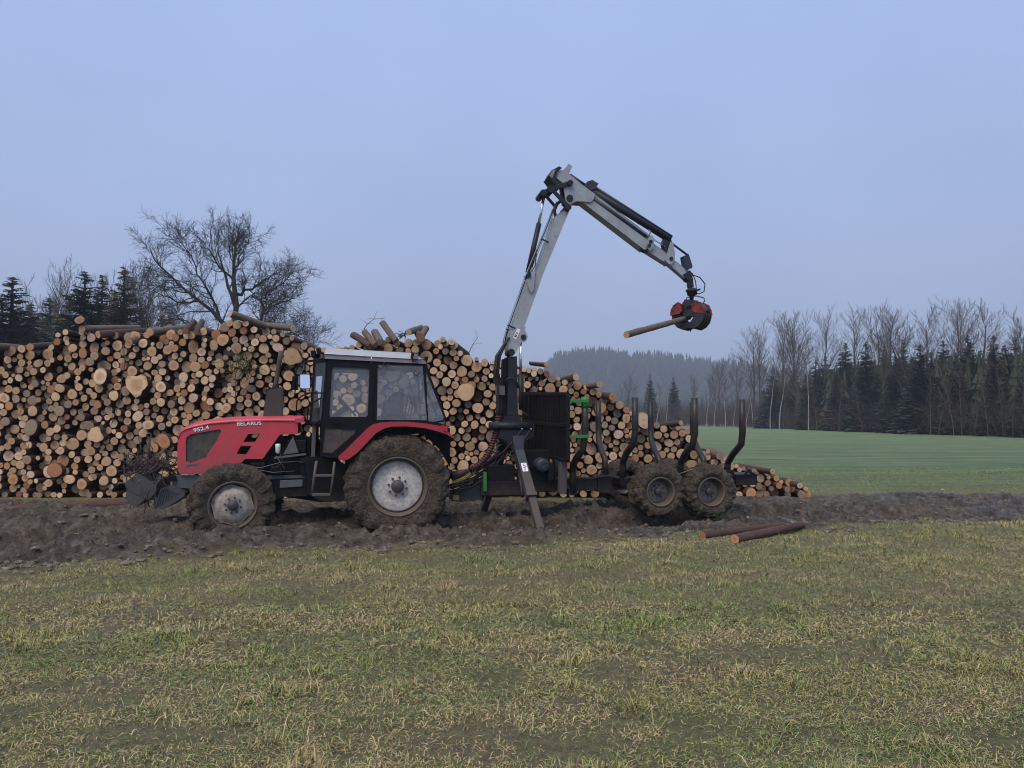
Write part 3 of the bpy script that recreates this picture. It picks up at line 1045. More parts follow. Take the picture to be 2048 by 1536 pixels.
stray((749, 664), 16.8, (760, 684), 16.2, 16, 'greyish', 'short log beside the mossy leaning log', LOGG)
stray((706, 670), 16.6, (742, 692), 16.3, 17, 'tan', 'thick log leaning down toward the cab roof', LOGR)
stray((818, 664), 16.2, (842, 655), 17.2, 14, 'tan', 'log in the tangle above the rear of the cab', LOGG)
stray((853, 656), 16.6, (836, 684), 16.2, 14, 'tan', 'log crossing the tangle above the rear of the cab', LOGG)
stray((842, 676), 16.1, (832, 660), 17.4, 18, 'russet', 'reddish log under the crossed logs above the cab', LOGR)
stray((886, 679), 16.1, (893, 690), 18.5, 13, 'tan', 'log end raised alone behind the cab', LOGV)
stray((903, 684), 16.1, (905, 692), 19, 15, 'creamy', 'cracked cream log end raised behind the cab', LOGV)
stray((1093, 730), 16.1, (1062, 727), 18.0, 11, 'tan', 'slim log end jutting right of the crane', LOGV)
stray((1152, 754), 16.0, (1120, 762), 17.5, 16, 'pale', 'angular pale log end on the crest past the headboard', LOGV)
stray((1199, 769), 16.0, (1158, 776), 17.0, 15, 'tan', 'split log jutting right above the green-topped stake', LOGG)
stray((1225, 793), 16.0, (1190, 786), 17.5, 17, 'orange', 'orange log end jutting out above the green-topped stake', LOGV)
stray((1362, 846), 16.0, (1282, 856), 17.5, 12, 'tan', 'slender log lying flat behind the middle stakes', LOGV)
stray((1441, 912), 16.0, (1420, 904), 17.2, 19, 'greyish', 'dark mossy log butt behind the rear stake', LOGG)
stray((1545, 943), 16.0, (1476, 931), 17.2, 13, 'pale', 'thin log lying sideways on the low tail of the stack', LOGR)
stray((1600, 971), 16.0, (1556, 961), 17.0, 14, 'pale', 'last thick log near the foot of the stack', LOGR)

# logs lying on the ground
def ground_log(a, b, dia, tone, label, pool, sink=0.35):
    r = dia / 2
    pa, pb = gnd(*a), gnd(*b)
    za = float(height(pa.x, pa.y)) + r * (1 - sink)
    zb = float(height(pb.x, pb.y)) + r * (1 - sink)
    p, q = Vector((pa.x, pa.y, za)), Vector((pb.x, pb.y, zb))
    place_log(rl.choice(pool), p, r, (q - p).length, q - p, TONES[tone], label, 'loose logs on the ground', rz=rl.uniform(0, 6), second=True)
ground_log((1470, 1086), (1604, 1059), 0.125, 'orange', 'nearer and thicker of two reddish logs lying in the grass', LOGD, 0.15)
ground_log((1406, 1077), (1566, 1058), 0.112, 'russet', 'farther and thinner of two reddish logs lying in the grass', LOGD, 0.2)
ground_log((262, 1020), (20, 1017), 0.17, 'orange', 'long wet log lying in mud at the foot of the stack', LOGD, -0.5)
ground_log((585, 1019), (500, 1014), 0.15, 'orange', 'red barked log lying in mud behind the front wheel', LOGD, -0.5)
ground_log((975, 1003), (900, 1001), 0.16, 'orange', 'red log lying under the trailer drawbar', LOGD, -0.3)

# ------------------------------------------------------------------ wheels
def uz(pts, v):
    return [(p.x, p.z) for p in (L(a, b, v) for a, b in pts)]
def tyre_mesh(R, w, rim, lugs, seed, mudd, c, steer=0.0, lug_h=0.03, rot=0.0):
    """displaced ring: sidewalls, shoulders, slanted lugs and caked mud; axis along v"""
    prof = [(rim, 0.14), (rim + 0.02, 0.06), (rim + (R - rim) * 0.35, 0.005), (rim + (R - rim) * 0.62, 0.0), (R - 0.055, 0.045), (R - 0.022, 0.12), (R - 0.006, 0.28), (R, 0.5)]
    prof = prof + [(r, 1 - a) for r, a in reversed(prof[:-1])]
    P = np.array(prof)
    seg = np.r_[0, np.cumsum(np.hypot(np.diff(P[:, 0]), np.diff(P[:, 1] * w)))]
    t = np.linspace(0, seg[-1], 64)
    pr, pa = np.interp(t, seg, P[:, 0]), np.interp(t, seg, P[:, 1])
    n = 220
    th = np.linspace(0, 2 * np.pi, n, endpoint=False)
    TH, PRr = np.meshgrid(th, pr, indexing='ij')
    PA = np.broadcast_to(pa, TH.shape)
    tread = sstep(R - 0.12, R - 0.03, PRr)
    side = np.where(PA < 0.5, -1.0, 1.0)
    ph = TH * lugs / (2 * np.pi) + (np.abs(PA - 0.5) * 2) * 0.75 + np.where(side > 0, 0.5, 0)
    saw = np.abs((ph % 1) - 0.5) * 2
    lug = sstep(0.42, 0.62, saw) * lug_h
    x, y = R * np.cos(TH), R * np.sin(TH)
    nz = fbm(x * 7 + PA * w * 9, y * 7 + PA * w * 5, 4, seed)
    nz2 = fbm(x * 22 + PA * w * 20, y * 22 - PA * w * 20, 2, seed + 4)
    big = fbm(x * 2.4 + PA * 1.1, y * 2.4, 3, seed + 7)
    fill = sstep(0.38, 0.62, big)
    smooth_side = 1 - 0.6 * (1 - tread)
    rad = PRr + tread * (lug * (1 - 0.55 * fill) + fill * lug_h * 0.6) + (nz - 0.5) * mudd * 1.3 * smooth_side * np.where(PRr > rim + 0.05, 1, 0.2) + (nz2 - 0.5) * mudd * 1.6 * tread
    lat = (PA - 0.5) * w + side * (1 - tread) * ((nz - 0.45) * mudd * 0.8) * np.where(PRr > rim + 0.05, 1, 0.1)
    lugside = sstep(R - 0.20, R - 0.08, PRr) * (1 - tread * 0.6)
    lat = lat + side * lug * 0.9 * lugside
    V = np.stack([rad * np.cos(TH + rot), lat, rad * np.sin(TH + rot)], -1)
    cs, sn = math.cos(steer), math.sin(steer)
    X = V[..., 0] * cs - V[..., 1] * sn
    Y = V[..., 0] * sn + V[..., 1] * cs
    V = np.stack([X + c[0], Y + c[1], V[..., 2] + c[2]], -1)
    m = len(pr)
    idx = np.arange(n * m).reshape(n, m)
    nx = np.roll(idx, -1, 0)
    Q = np.stack([idx[:, :-1], nx[:, :-1], nx[:, 1:], idx[:, 1:]], -1).reshape(-1, 4)
    return V.reshape(-1, 3), Q
def wheel(parent, name, c, R, w, rim, kind, lugs=20, steer=0.0, mudd=0.03, seed=1, outer=-1, rot=0.0, lug_h=0.028):
    """c: centre of the tyre; outer: which side (-1 towards the camera) shows the disc"""
    g = group_part(name, parent)
    off = np.array(OFF[parent.name])
    V, Q = tyre_mesh(R, w, rim, lugs, seed, mudd, c, steer, lug_h, rot)
    obj('tyre', npmesh('tyre', V - off, Q), M['tyre'], g)
    ax = Vector((-math.sin(steer), math.cos(steer), 0)) * (-outer)     # pointing inwards from the outer face
    cc = Vector(c) - ax * (w / 2)
    if kind == 'rear':
        MB().lathe([(rim + 0.018, w * 0.10), (rim + 0.012, w * 0.05), (rim - 0.012, w * 0.06), (rim * 0.965, w * 0.16), (rim * 0.93, w * 0.20), (rim * 0.915, w * 0.48), (rim * 0.80, w * 0.50)], cc, ax, 56).build('rim_barrel', M['barrel'], g)
        MB().lathe([(rim * 0.905, w * 0.50), (rim * 0.86, w * 0.36), (rim * 0.83, w * 0.345), (rim * 0.55, w * 0.33), (rim * 0.36, w * 0.33), (rim * 0.345, w * 0.31), (0.0, w * 0.31)], cc, ax, 56).build('rim', M['rim'], g)
        hubr, nb, br, hd = 0.094, 8, 0.140, w * 0.31
    elif kind == 'front':
        MB().lathe([(rim + 0.018, w * 0.10), (rim + 0.012, w * 0.04), (rim - 0.01, w * 0.05), (rim * 0.94, w * 0.14), (rim * 0.90, w * 0.20), (rim * 0.88, w * 0.62), (rim * 0.60, w * 0.66)], cc, ax, 56).build('rim_barrel', M['barrel'], g)
        # dished disc with six lobes and gaps between them
        b = MB()
        x = ax.orthogonal().normalized(); y = ax.cross(x)
        prof = [(1.0, 0.27), (0.80, 0.25), (0.74, 0.13), (0.45, 0.09), (0.25, 0.10), (0.0, 0.10)]
        n = 72
        rows = []
        for q, (s, a) in enumerate(prof):
            row = []
            for k in range(n):
                t = 2 * math.pi * k / n
                lob = 0.87 + 0.035 * math.cos(6 * t) if q == 0 else 0.75 + 0.01 * math.cos(6 * t) if q == 1 else None
                rr = rim * (lob if lob else s * 0.90)
                row.append(cc + ax * (a * w) + (x * math.cos(t) + y * math.sin(t)) * rr)
            rows.append(row)
        b.grid(rows, True, True).build('rim', M['rim_front'], g)
        hubr, nb, br, hd = 0.074, 8, 0.112, w * 0.10
        for k in range(6):
            t = 2 * math.pi * k / 6
            p = cc + ax * (w * 0.17) + (x * math.cos(t) + y * math.sin(t)) * rim * 0.86
            MB().tube([p - ax * 0.03, p + ax * 0.03], 0.016, 8).build('rim_clamp', M['barrel'], g)
    else:
        MB().lathe([(rim + 0.016, w * 0.10), (rim + 0.010, w * 0.03), (rim - 0.012, w * 0.04), (rim * 0.93, w * 0.14), (rim * 0.88, w * 0.22), (rim * 0.86, w * 0.46), (rim * 0.80, w * 0.47)], cc, ax, 48).build('rim_barrel', M['barrel'], g)
        MB().lathe([(rim * 0.86, w * 0.47), (rim * 0.78, w * 0.42), (rim * 0.5, w * 0.38), (rim * 0.3, w * 0.38), (0, w * 0.38)], cc, ax, 48).build('rim', M['rim_trailer'], g)
        hubr, nb, br, hd = 0.062, 8, 0.105, w * 0.38
    MB().lathe([(hubr * 1.05, hd + 0.004), (hubr * 1.02, hd - 0.05), (hubr * 0.85, hd - 0.065), (0.0, hd - 0.066)], cc, ax, 24).build('hub', M['hub'], g)
    x = ax.orthogonal().normalized(); y = ax.cross(x)
    for k in range(nb):
        t = 2 * math.pi * k / nb + 0.2
        p = cc + ax * hd + (x * math.cos(t) + y * math.sin(t)) * br
        MB().tube([p + ax * 0.004, p - ax * 0.028], 0.019 if kind == 'rear' else 0.015, 6, True, False).build('wheel_nut', M['hub'], g)
    return g

# ------------------------------------------------------------------ tractor
TR = mthing('tractor', 'muddy red tractor with black cab and white roof parked before the log stack', 'tractor', (1.25, 1.0, 0.0))
RH = L(796, 974, 0.03)
FH = L(461, 1011, 0.12)
wheel(TR, 'rear_wheel', (RH.x, 0.25, RH.z), 0.77, 0.46, 0.445, 'rear', 19, 0, 0.055, 3, -1)
wheel(TR, 'rear_wheel', (RH.x, 1.77, RH.z), 0.77, 0.46, 0.445, 'rear', 19, 0, 0.055, 5, 1, 0.3)
ST = math.radians(13)
wheel(TR, 'front_wheel', (FH.x, 0.27, FH.z), 0.585, 0.35, 0.340, 'front', 17, ST, 0.05, 9, -1)
wheel(TR, 'front_wheel', (FH.x, 1.75, FH.z), 0.585, 0.35, 0.340, 'front', 17, ST, 0.05, 12, 1, 0.5)
# axles, gearbox and engine
b = MB()
b.tube([(FH.x, 0.45, FH.z), (FH.x, 1.57, FH.z)], 0.085, 12)
b.tube([(RH.x, 0.45, RH.z), (RH.x, 1.55, RH.z)], [0.11, 0.16], 14)
b.build('axle', M['engine'], TR)
MB().prism(uz([(388, 960), (500, 955), (520, 930), (640, 930), (760, 930), (780, 975), (750, 1000), (640, 1003), (560, 992), (500, 985), (400, 985)], 0.8), 0.80, 1.20).build('gearbox', M['engine'], TR, 0.01)
MB().prism(uz([(470, 880), (600, 872), (640, 880), (640, 960), (480, 960)], 0.82), 0.82, 1.18).build('engine_block', M['engine'], TR, 0.01)
MB().prism(uz([(346, 951), (620, 951), (620, 962), (600, 976), (440, 980), (346, 974)], 0.74), 0.74, 0.80).build('chassis_rail', M['grey_steel'], TR, 0.006)
MB().prism(uz([(346, 951), (620, 951), (620, 962), (600, 976), (440, 980), (346, 974)], 1.2), 1.20, 1.26).build('chassis_rail', M['grey_steel'], TR, 0.006)
MB().prism(uz([(540, 960), (612, 957), (616, 990), (545, 992)], 0.55), 0.55, 0.80).build('fuel_tank', M['engine'], TR, 0.015)
MB().prism(uz([(560, 962), (604, 960), (604, 972), (560, 975)], 0.53), 0.53, 0.55).build('battery_box', M['grey_steel'], TR, 0.005)
MB().prism(uz([(612, 915), (672, 915), (690, 935), (690, 1000), (640, 1000), (612, 985)], 0.5), 0.50, 0.8).build('footwell', M['engine'], TR, 0.012)
MB().prism(uz([(586, 872), (597, 905), (566, 909), (575, 893)], 0.62), 0.62, 0.635).build('bracket', M['grey_steel'], TR)
MB().prism(uz([(548, 914), (612, 906), (612, 910), (548, 918)], 0.60), 0.60, 0.63).build('bracket', M['grey_steel'], TR)
p = L(556, 888, 0.6)
MB().lathe([(0, 0), (0.036, -0.004), (0.04, -0.05), (0.034, -0.13), (0.02, -0.155), (0, -0.16)], (p.x, p.y, p.z + 0.005), (0, 0, 1), 18).build('filter_bowl', M['white'], TR)
for k, (pts, v) in enumerate([([(480, 930), (520, 936), (560, 925), (612, 922)], 0.62), ([(560, 905), (566, 925), (552, 935), (543, 934)], 0.6), ([(497, 930), (513, 950), (512, 958)], 0.6),
                              ([(592, 922), (605, 926), (622, 920)], 0.6), ([(552, 912), (566, 932), (570, 940)], 0.61), ([(600, 845), (606, 862), (598, 880)], 0.7), ([(520, 940), (545, 945), (590, 942)], 0.6)]):
    MB().tube([L(a, c, v) for a, c in pts], 0.009 if k % 2 else 0.006, 6).build('hose', M['rubber'] if k % 2 else M['grey_steel'], TR)
for (a, c, d, e, v0, v1) in [(500, 925, 530, 948, 0.66, 0.82), (540, 935, 566, 950, 0.64, 0.82), (575, 880, 612, 905, 0.68, 0.82), (600, 915, 622, 950, 0.62, 0.8), (512, 880, 540, 905, 0.7, 0.82)]:
    q0, q1 = L(a, e, v0), L(d, c, v0)
    MB().box((q0.x, v0, q0.z), (q1.x, v1, q1.z)).build('engine_ancillary', M['engine'], TR, 0.012)
# bonnet: pierced side panels, shoulders, top and nose
HV, HV2 = 0.68, 1.32
crease = [(359, 868), (371, 860), (387, 856), (422, 849), (473, 845), (531, 843), (596, 844)]
ridge = [(360, 866), (367, 857), (388, 848), (422, 840.5), (463, 836.4), (518, 834.4), (572, 833.7), (608, 834.4)]
outer = crease + [(596, 865), (593, 868), (560, 869), (525, 918), (490, 918), (484, 924), (462, 940), (420, 948), (360, 949), (355.5, 940), (355, 905)]
grille = [(371, 886), (373, 875), (381, 868.5), (438, 858.5), (443, 861), (434, 880), (417, 905), (411, 915), (381, 926), (372, 922)]
slot1 = [(496.5, 868), (520, 867), (510, 883.5), (486, 884)]
slot2 = [(481.5, 892), (503, 892), (492, 909), (473, 907.5)]
loops = [uz(outer, HV), uz(grille, HV)[::-1], uz(slot1, HV)[::-1], uz(slot2, HV)[::-1]]
BON = group_part('bonnet', TR)
MB().prism(loops, HV, HV + 0.02).build('side_panel', M['red'], BON, 0.004)
MB().prism(loops, HV2 - 0.02, HV2).build('side_panel', M['red'], BON, 0.004)
us = np.linspace(L(357, 860, HV).x, L(607, 844, HV).x, 44)
cu = np.array([(p.x, p.z) for p in (L(a, c, HV) for a, c in [(355.5, 885)] + crease + [(608, 844)])])
ru = np.array([(p.x, p.z) for p in (L(a, c, 0.8) for a, c in [(356.5, 880)] + ridge)])
rows = []
for u in us:
    zc, zr = np.interp(u, cu[:, 0], cu[:, 1]), np.interp(u, ru[:, 0], ru[:, 1])
    prof = [(HV, zc), (HV + 0.006, zc + (zr - zc) * 0.35), (HV + 0.04, zc + (zr - zc) * 0.78), (HV + 0.075, zc + (zr - zc) * 0.80), (HV + 0.10, zr), (1.0, zr + 0.012)]
    prof = prof + [(2.0 - v, z) for v, z in reversed(prof[:-1])]
    rows.append([(u, v, z) for v, z in prof])
o = MB().grid(rows).build('bonnet_top', M['red'], BON)
o.modifiers.new('thick', 'SOLIDIFY').thickness = 0.012
nose = uz([(355, 905), (356, 885), (359, 868)], HV)
b = MB()
rows = []
for (px_, py_) in [(360, 949), (355.5, 940), (354.5, 905), (356, 884), (359, 868)]:
    q = L(px_, py_, HV)
    rows.append([(q.x - 0.05 * math.sin(math.pi * t), HV + (HV2 - HV) * t, q.z) for t in np.linspace(0, 1, 9)])
o = b.grid(rows).build('nose', M['red'], BON)
o.modifiers.new('thick', 'SOLIDIFY').thickness = -0.015
MB().prism(uz([(368, 866), (445, 855), (445, 864), (434, 884), (415, 912), (380, 930), (368, 925)], HV + 0.03), HV + 0.026, HV + 0.034).build('grille_mesh', M['glass_dirty'], BON)
MB().prism(uz([(368, 866), (445, 855), (445, 864), (434, 884), (415, 912), (380, 930), (368, 925)], HV + 0.06), HV + 0.12, HV2 - 0.12).build('radiator', M['engine'], BON)
MB().prism(uz([(372, 929), (398, 926), (398, 929), (372, 932)], HV), HV - 0.006, HV - 0.001).build('badge_strip', M['grey_steel'], BON)
MB().prism(uz([(360, 948), (420, 947), (418, 941), (360, 941)], HV), HV - 0.012, HV - 0.002).build('lower_lip', M['red'], BON, 0.004)
MB().prism(uz([(590, 838), (608, 837), (608, 844.5), (590, 844.5)], 0.66), 0.655, 0.70).build('bonnet_corner', M['red'], BON, 0.004)
# lettering on the bonnet
def letters(txt, pa, pb, hpx, v, parent):
    a, c = L(pa[0], pa[1], v), L(pb[0], pb[1], v)
    for pas, (mat_, off_) in enumerate(((M['letter_dark'], 0.004), (M['letter'], 0.0075))):
        cu_ = bpy.data.curves.new('lettering', 'FONT')
        cu_.body = txt
        cu_.size = 1.0
        cu_.offset = 0.050 if pas == 0 else 0.018
        cu_.extrude = 0.02
        tmp = bpy.data.objects.new('lettering', cu_)
        me = bpy.data.meshes.new_from_object(tmp)
        bpy.data.objects.remove(tmp)
        co = np.zeros(len(me.vertices) * 3, np.float32)
        me.vertices.foreach_get('co', co)
        co = co.reshape(-1, 3)
        if pas == 0:
            x0, x1 = co[:, 0].min(), co[:, 0].max()
            sx_ = (c - a).length / (x1 - x0)
            sz_ = hpx / F * 12.2 / 0.72
        th_ = math.atan2(c.z - a.z, c.x - a.x)
        lx, lz = (co[:, 0] - x0) * sx_, co[:, 1] * sz_
        out_ = np.stack([a.x + lx * math.cos(th_) - lz * math.sin(th_), np.full(len(lx), v - off_) - co[:, 2] * 0.05, a.z + lx * math.sin(th_) + lz * math.cos(th_)], 1)
        me.vertices.foreach_set('co', (out_ - np.array(OFF[TR.name])).astype(np.float32).ravel())
        me.update()
        obj('lettering', me, mat_, parent)
letters('BELARUS', (473.5, 851.2), (523.5, 849.6), 7.6, HV - 0.002, BON)
letters('952.4', (387.5, 864.6), (419, 857.6), 7.6, HV - 0.002, BON)
# exhaust
EX = group_part('exhaust', TR)
q0, q1 = L(531, 833, 0.86), L(566, 786, 0.86)
b = MB()
pts = uz([(528, 834), (532, 781), (537, 777), (561, 776), (566, 780), (563, 834)], 0.86)
b.prism(pts, 0.86, 1.08).build('muffler', M['muffler'], EX, 0.015)
MB().tube([L(551, 780, 0.97), L(552, 765, 0.97), L(556, 740, 0.97), L(559, 722, 0.97), L(563, 702, 0.97)], [0.07, 0.038, 0.036, 0.040, 0.042], 14).build('pipe', M['muffler'], EX)
# cab
CV, CV2 = 0.34, 1.66
door = [(656, 722), (752, 726), (748, 780), (744, 847), (737, 856), (700, 895), (677, 915), (643, 911), (641, 905), (644, 850)]
dwin = [(664, 738), (667, 735), (736, 737.5), (739, 741), (735.5, 830), (732, 834), (661, 834), (658, 830)]
low = [(650, 857), (712, 859), (710, 866), (668, 903), (664, 906), (644.5, 905)]
DOOR = group_part('door', TR)
MB().prism([uz(door, CV), uz(dwin, CV)[::-1], uz(low, CV)[::-1]], CV - 0.012, CV + 0.02).build('door_frame', M['cab'], DOOR, 0.004)
MB().prism(uz([(663, 734), (740, 737), (736, 835), (657, 835)], CV), CV + 0.004, CV + 0.009).build('window_pane', M['glass'], DOOR)
MB().prism(uz([(649, 856), (714, 858), (711, 867), (668, 907), (643, 906)], CV), CV + 0.002, CV + 0.008).build('lower_pane', M['glass_dirty'], DOOR)
MB().prism(uz([(665, 843), (683, 843), (683, 847), (665, 847)], CV), CV - 0.045, CV - 0.014).build('handle', M['black'], DOOR, 0.004)
for yy in (745, 842):
    MB().prism(uz([(743, yy), (752, yy), (752, yy + 7), (743, yy + 7)], CV), CV - 0.03, CV - 0.013).build('hinge', M['black'], DOOR)
for (CVx, nm) in ((CV, 'near'), (CV2, 'far')):
    s0, s1 = (CVx + 0.001, CVx + 0.05) if nm == 'near' else (CVx - 0.05, CVx)
    out_l = [(652, 716), (851, 725.5), (855.5, 842), (880, 846), (895, 852), (745, 852), (700, 897), (678, 918), (640, 913), (642, 855)]
    h1 = [(657, 724), (750, 727.5), (745, 845), (736, 854), (698, 893), (676, 913), (645, 909), (646, 855)]
    h2 = [(757, 731), (844, 733.5), (852.5, 839.5), (754.5, 838.5)]
    MB().prism([uz(out_l, CV), uz(h1, CV)[::-1], uz(h2, CV)[::-1]], s0, s1).build('cab_frame', M['cab'], TR, 0.004)
    if nm == 'near':
        MB().prism(uz([(755.5, 730), (845, 732), (854, 840.5), (753.5, 839.5)], CV), CV - 0.008, CV - 0.003).build('side_window', M['glass'], TR)
    else:
        MB().prism(uz([(755.5, 730), (845, 732), (854, 840.5), (753.5, 839.5)], CV), s1 + 0.002, s1 + 0.007).build('side_window', M['glass_front'], TR)
        MB().prism([uz(door, CV), uz(dwin, CV)[::-1], uz(low, CV)[::-1]], s1 + 0.001, s1 + 0.03).build('door_frame', M['cab'], group_part('door', TR), 0.004)
    # rear quarter glass with slanted edge
    qv = CVx
    MB().prism(uz([(852.5, 745), (858, 756), (889, 834), (886, 841), (861, 845), (856.5, 838)], CV), qv + 0.012, qv + 0.018).build('quarter_window', M['glass'] if nm == 'near' else M['glass_front'], TR)
    MB().prism(uz([(849, 727), (853, 727), (861, 752), (891, 831), (893, 838), (889, 843), (861, 848), (861, 845), (886, 840), (888, 834), (857, 756)], CV), qv + 0.005, qv + 0.03).build('quarter_frame', M['cab'], TR, 0.003)
# rear window between the slanted edges, with bars
a, c = L(852, 728, CV), L(890, 836, CV)
MB().hexa([(a.x, CV + 0.03, a.z), (a.x + 0.006, CV + 0.03, a.z), (a.x + 0.006, CV2 - 0.02, a.z), (a.x, CV2 - 0.02, a.z)][0:4] + [(c.x, CV + 0.03, c.z), (c.x + 0.006, CV + 0.03, c.z), (c.x + 0.006, CV2 - 0.02, c.z), (c.x, CV2 - 0.02, c.z)]).build('rear_window', M['glass_front'], TR)
MB().bar((c.x, CV + 0.02, c.z - 0.02), (c.x, CV2 - 0.02, c.z - 0.02), 0.05, 0.06).build('rear_sill', M['cab'], TR, 0.004)
MB().bar((a.x - 0.01, CV + 0.05, a.z), (a.x - 0.01, CV2 - 0.05, a.z), 0.06, 0.07).build('rear_header', M['cab'], TR, 0.004)
# front corner glass and windscreen: the cab narrows towards the bonnet
fv = 0.60
t_s, b_s, m_s = L(653, 719, CV), L(641, 846, CV), L(640, 912, CV)
t_f, b_f = L(629, 722, fv), L(621, 846, fv)
def quad4(p, q, r_, s_, d=0.006):
    n_ = (Vector(q) - Vector(p)).cross(Vector(s_) - Vector(p)).normalized() * d
    return [tuple(p), tuple(q), tuple(r_), tuple(s_)] + [tuple(Vector(k) + n_) for k in (p, q, r_, s_)]
for sgn in (0, 1):
    mv = (lambda p: p) if sgn == 0 else (lambda p: Vector((p.x, 2.0 - p.y, p.z)))
    MB().hexa(quad4(mv(t_f), mv(t_s), mv(b_s), mv(b_f))).build('corner_window', M['glass_front'], TR)
    MB().bar(mv(t_f), mv(b_f), 0.035, 0.045, (0, 1, 0)).build('front_pillar', M['cab'], TR, 0.004)
    MB().bar(mv(b_s), mv(b_f), 0.04, 0.05).build('front_sill', M['cab'], TR, 0.004)
    MB().bar(mv(t_s), mv(t_f), 0.05, 0.06).build('front_header', M['cab'], TR, 0.004)
    MB().bar(mv(L(629, 848, fv)), mv(L(626, 924, fv)), 0.06, 0.075, (0, 1, 0)).build('cab_support', M['ladder'], TR, 0.006)
mt, mb_ = Vector((t_f.x, 1.4, t_f.z)), Vector((b_f.x, 1.4, b_f.z))
MB().hexa(quad4(t_f, b_f, mb_, mt, 0.005)).build('windscreen', M['glass_front'], TR)
MB().bar(t_f, mt, 0.05, 0.06).build('front_header', M['cab'], TR, 0.004)
MB().bar(b_f, mb_, 0.05, 0.07).build('front_sill', M['cab'], TR, 0.004)
MB().box((b_f.x + 0.03, 0.62, L(640, 912, CV).z), (b_f.x + 0.09, 1.38, b_f.z)).build('firewall', M['engine'], TR, 0.005)
fz = L(660, 908, CV).z
MB().box((L(645, 900, CV).x, CV + 0.06, fz - 0.05), (L(740, 900, CV).x, CV2 - 0.06, fz)).build('cab_floor', M['engine'], TR)
MB().box((L(742, 850, CV).x, CV + 0.06, L(742, 868, CV).z), (L(880, 850, CV).x, CV2 - 0.06, L(742, 850, CV).z)).build('rear_deck', M['engine'], TR)
# roof
ROOF = group_part('roof', TR)
rp = uz([(648.5, 707.5), (650, 699), (654, 697), (820, 705), (828, 707), (842, 717.5), (838, 718)], 0.30)
MB().prism(rp, 0.29, 1.71).build('roof_shell', M['roof'], ROOF, 0.018)
MB().prism(uz([(649, 709.2), (840, 718.6), (850, 721), (852, 726.8), (845, 727.2), (650, 717.2)], 0.31), 0.305, 1.695).build('roof_trim', M['trim'], ROOF, 0.006)
def lamp(parent, c, s, facing):
    g_ = MB()
    c = Vector(c); f = Vector(facing).normalized()
    g_.bar(c, c + f * s * 0.6, s, s, w1=s * 1.1, h1=s * 1.1).build('work_light', M['black'], parent, 0.006)
    p_ = c + f * (s * 0.6 + 0.003)
    MB().bar(p_, p_ + f * 0.006, s * 0.85, s * 0.85).build('lens', M['lens'], parent)
    MB().tube([c + Vector((0, 0, -s * 0.5)), c + Vector((0, 0, -s * 1.1))], 0.01, 6).build('lamp_bracket', M['black'], parent)
lamp(TR, L(826, 711, 0.26), 0.10, (0.6, -0.7, -0.2))
lamp(TR, L(848, 718, 1.2), 0.09, (1, 0.2, -0.2))
lamp(TR, L(629, 707, 0.36), 0.09, (-1, -0.1, -0.15))
lamp(TR, L(640, 702, 0.75), 0.09, (-1, 0, -0.15))
MB().tube([L(742, 727, 0.30), L(743, 712, 0.30)], 0.007, 6).build('aerial', M['chrome'], TR)
for (x_, y_) in ((762, 722), (773, 717), (834, 735)):
    MB().tube([L(x_ - 4, y_ + 7, 0.29), L(x_ - 6, y_ + 12, 0.29), L(x_, y_ + 17, 0.29), L(x_ + 5, y_ + 10, 0.29)], 0.008, 6).build('wiring', M['rubber'], TR)
# interior: seat, steering wheel, console, levers
SEAT = group_part('seat', TR)
MB().prism(uz([(765, 838), (770, 812), (778, 795), (790, 786), (803, 785), (808, 790), (806, 838)], 0.8), 0.76, 1.24).build('backrest', M['seat'], SEAT, 0.03)
MB().prism(uz([(740, 848), (740, 836), (770, 832), (800, 838), (800, 850)], 0.8), 0.74, 1.26).build('cushion', M['seat'], SEAT, 0.03)
p = L(694, 812, 1.0)
SW = group_part('steering_wheel', TR)
sx_ax = Vector((0.75, 0, 0.66))
ring = []
xx = sx_ax.normalized().orthogonal().normalized(); yy = sx_ax.normalized().cross(xx)
ring = [p + (xx * math.cos(t) + yy * math.sin(t)) * 0.20 for t in np.linspace(0, 2 * math.pi, 29)]
MB().tube(ring, 0.018, 8, False).build('wheel_ring', M['seat'], SW)
for t in (0.4, 2.5, 4.6):
    MB().tube([p, p + (xx * math.cos(t) + yy * math.sin(t)) * 0.19], 0.014, 6).build('spoke', M['seat'], SW)
MB().tube([p, p - sx_ax.normalized() * 0.45], [0.035, 0.06], 10).build('steering_column', M['seat'], SW)
q0, q1 = L(640, 880, 0.8), L(668, 838, 0.8)
MB().box((q0.x, 0.70, q0.z), (q1.x, 1.30, q1.z)).build('dashboard', M['seat'], TR, 0.03)
for (a, c, d, e, v) in [(808, 838, 815, 800, 0.6), (820, 838, 832, 770, 0.75), (838, 832, 815, 750, 1.3), (700, 880, 706, 840, 0.7)]:
    MB().tube([L(a, c, v), L(d, e, v)], 0.012, 6).build('lever', M['seat'], TR)
MB().tube([L(815, 835, 0.9), L(822, 800, 0.9), L(817, 780, 0.9), L(828, 772, 0.9), L(832, 795, 0.9)], 0.010, 6).build('hose', M['grey_steel'], TR)
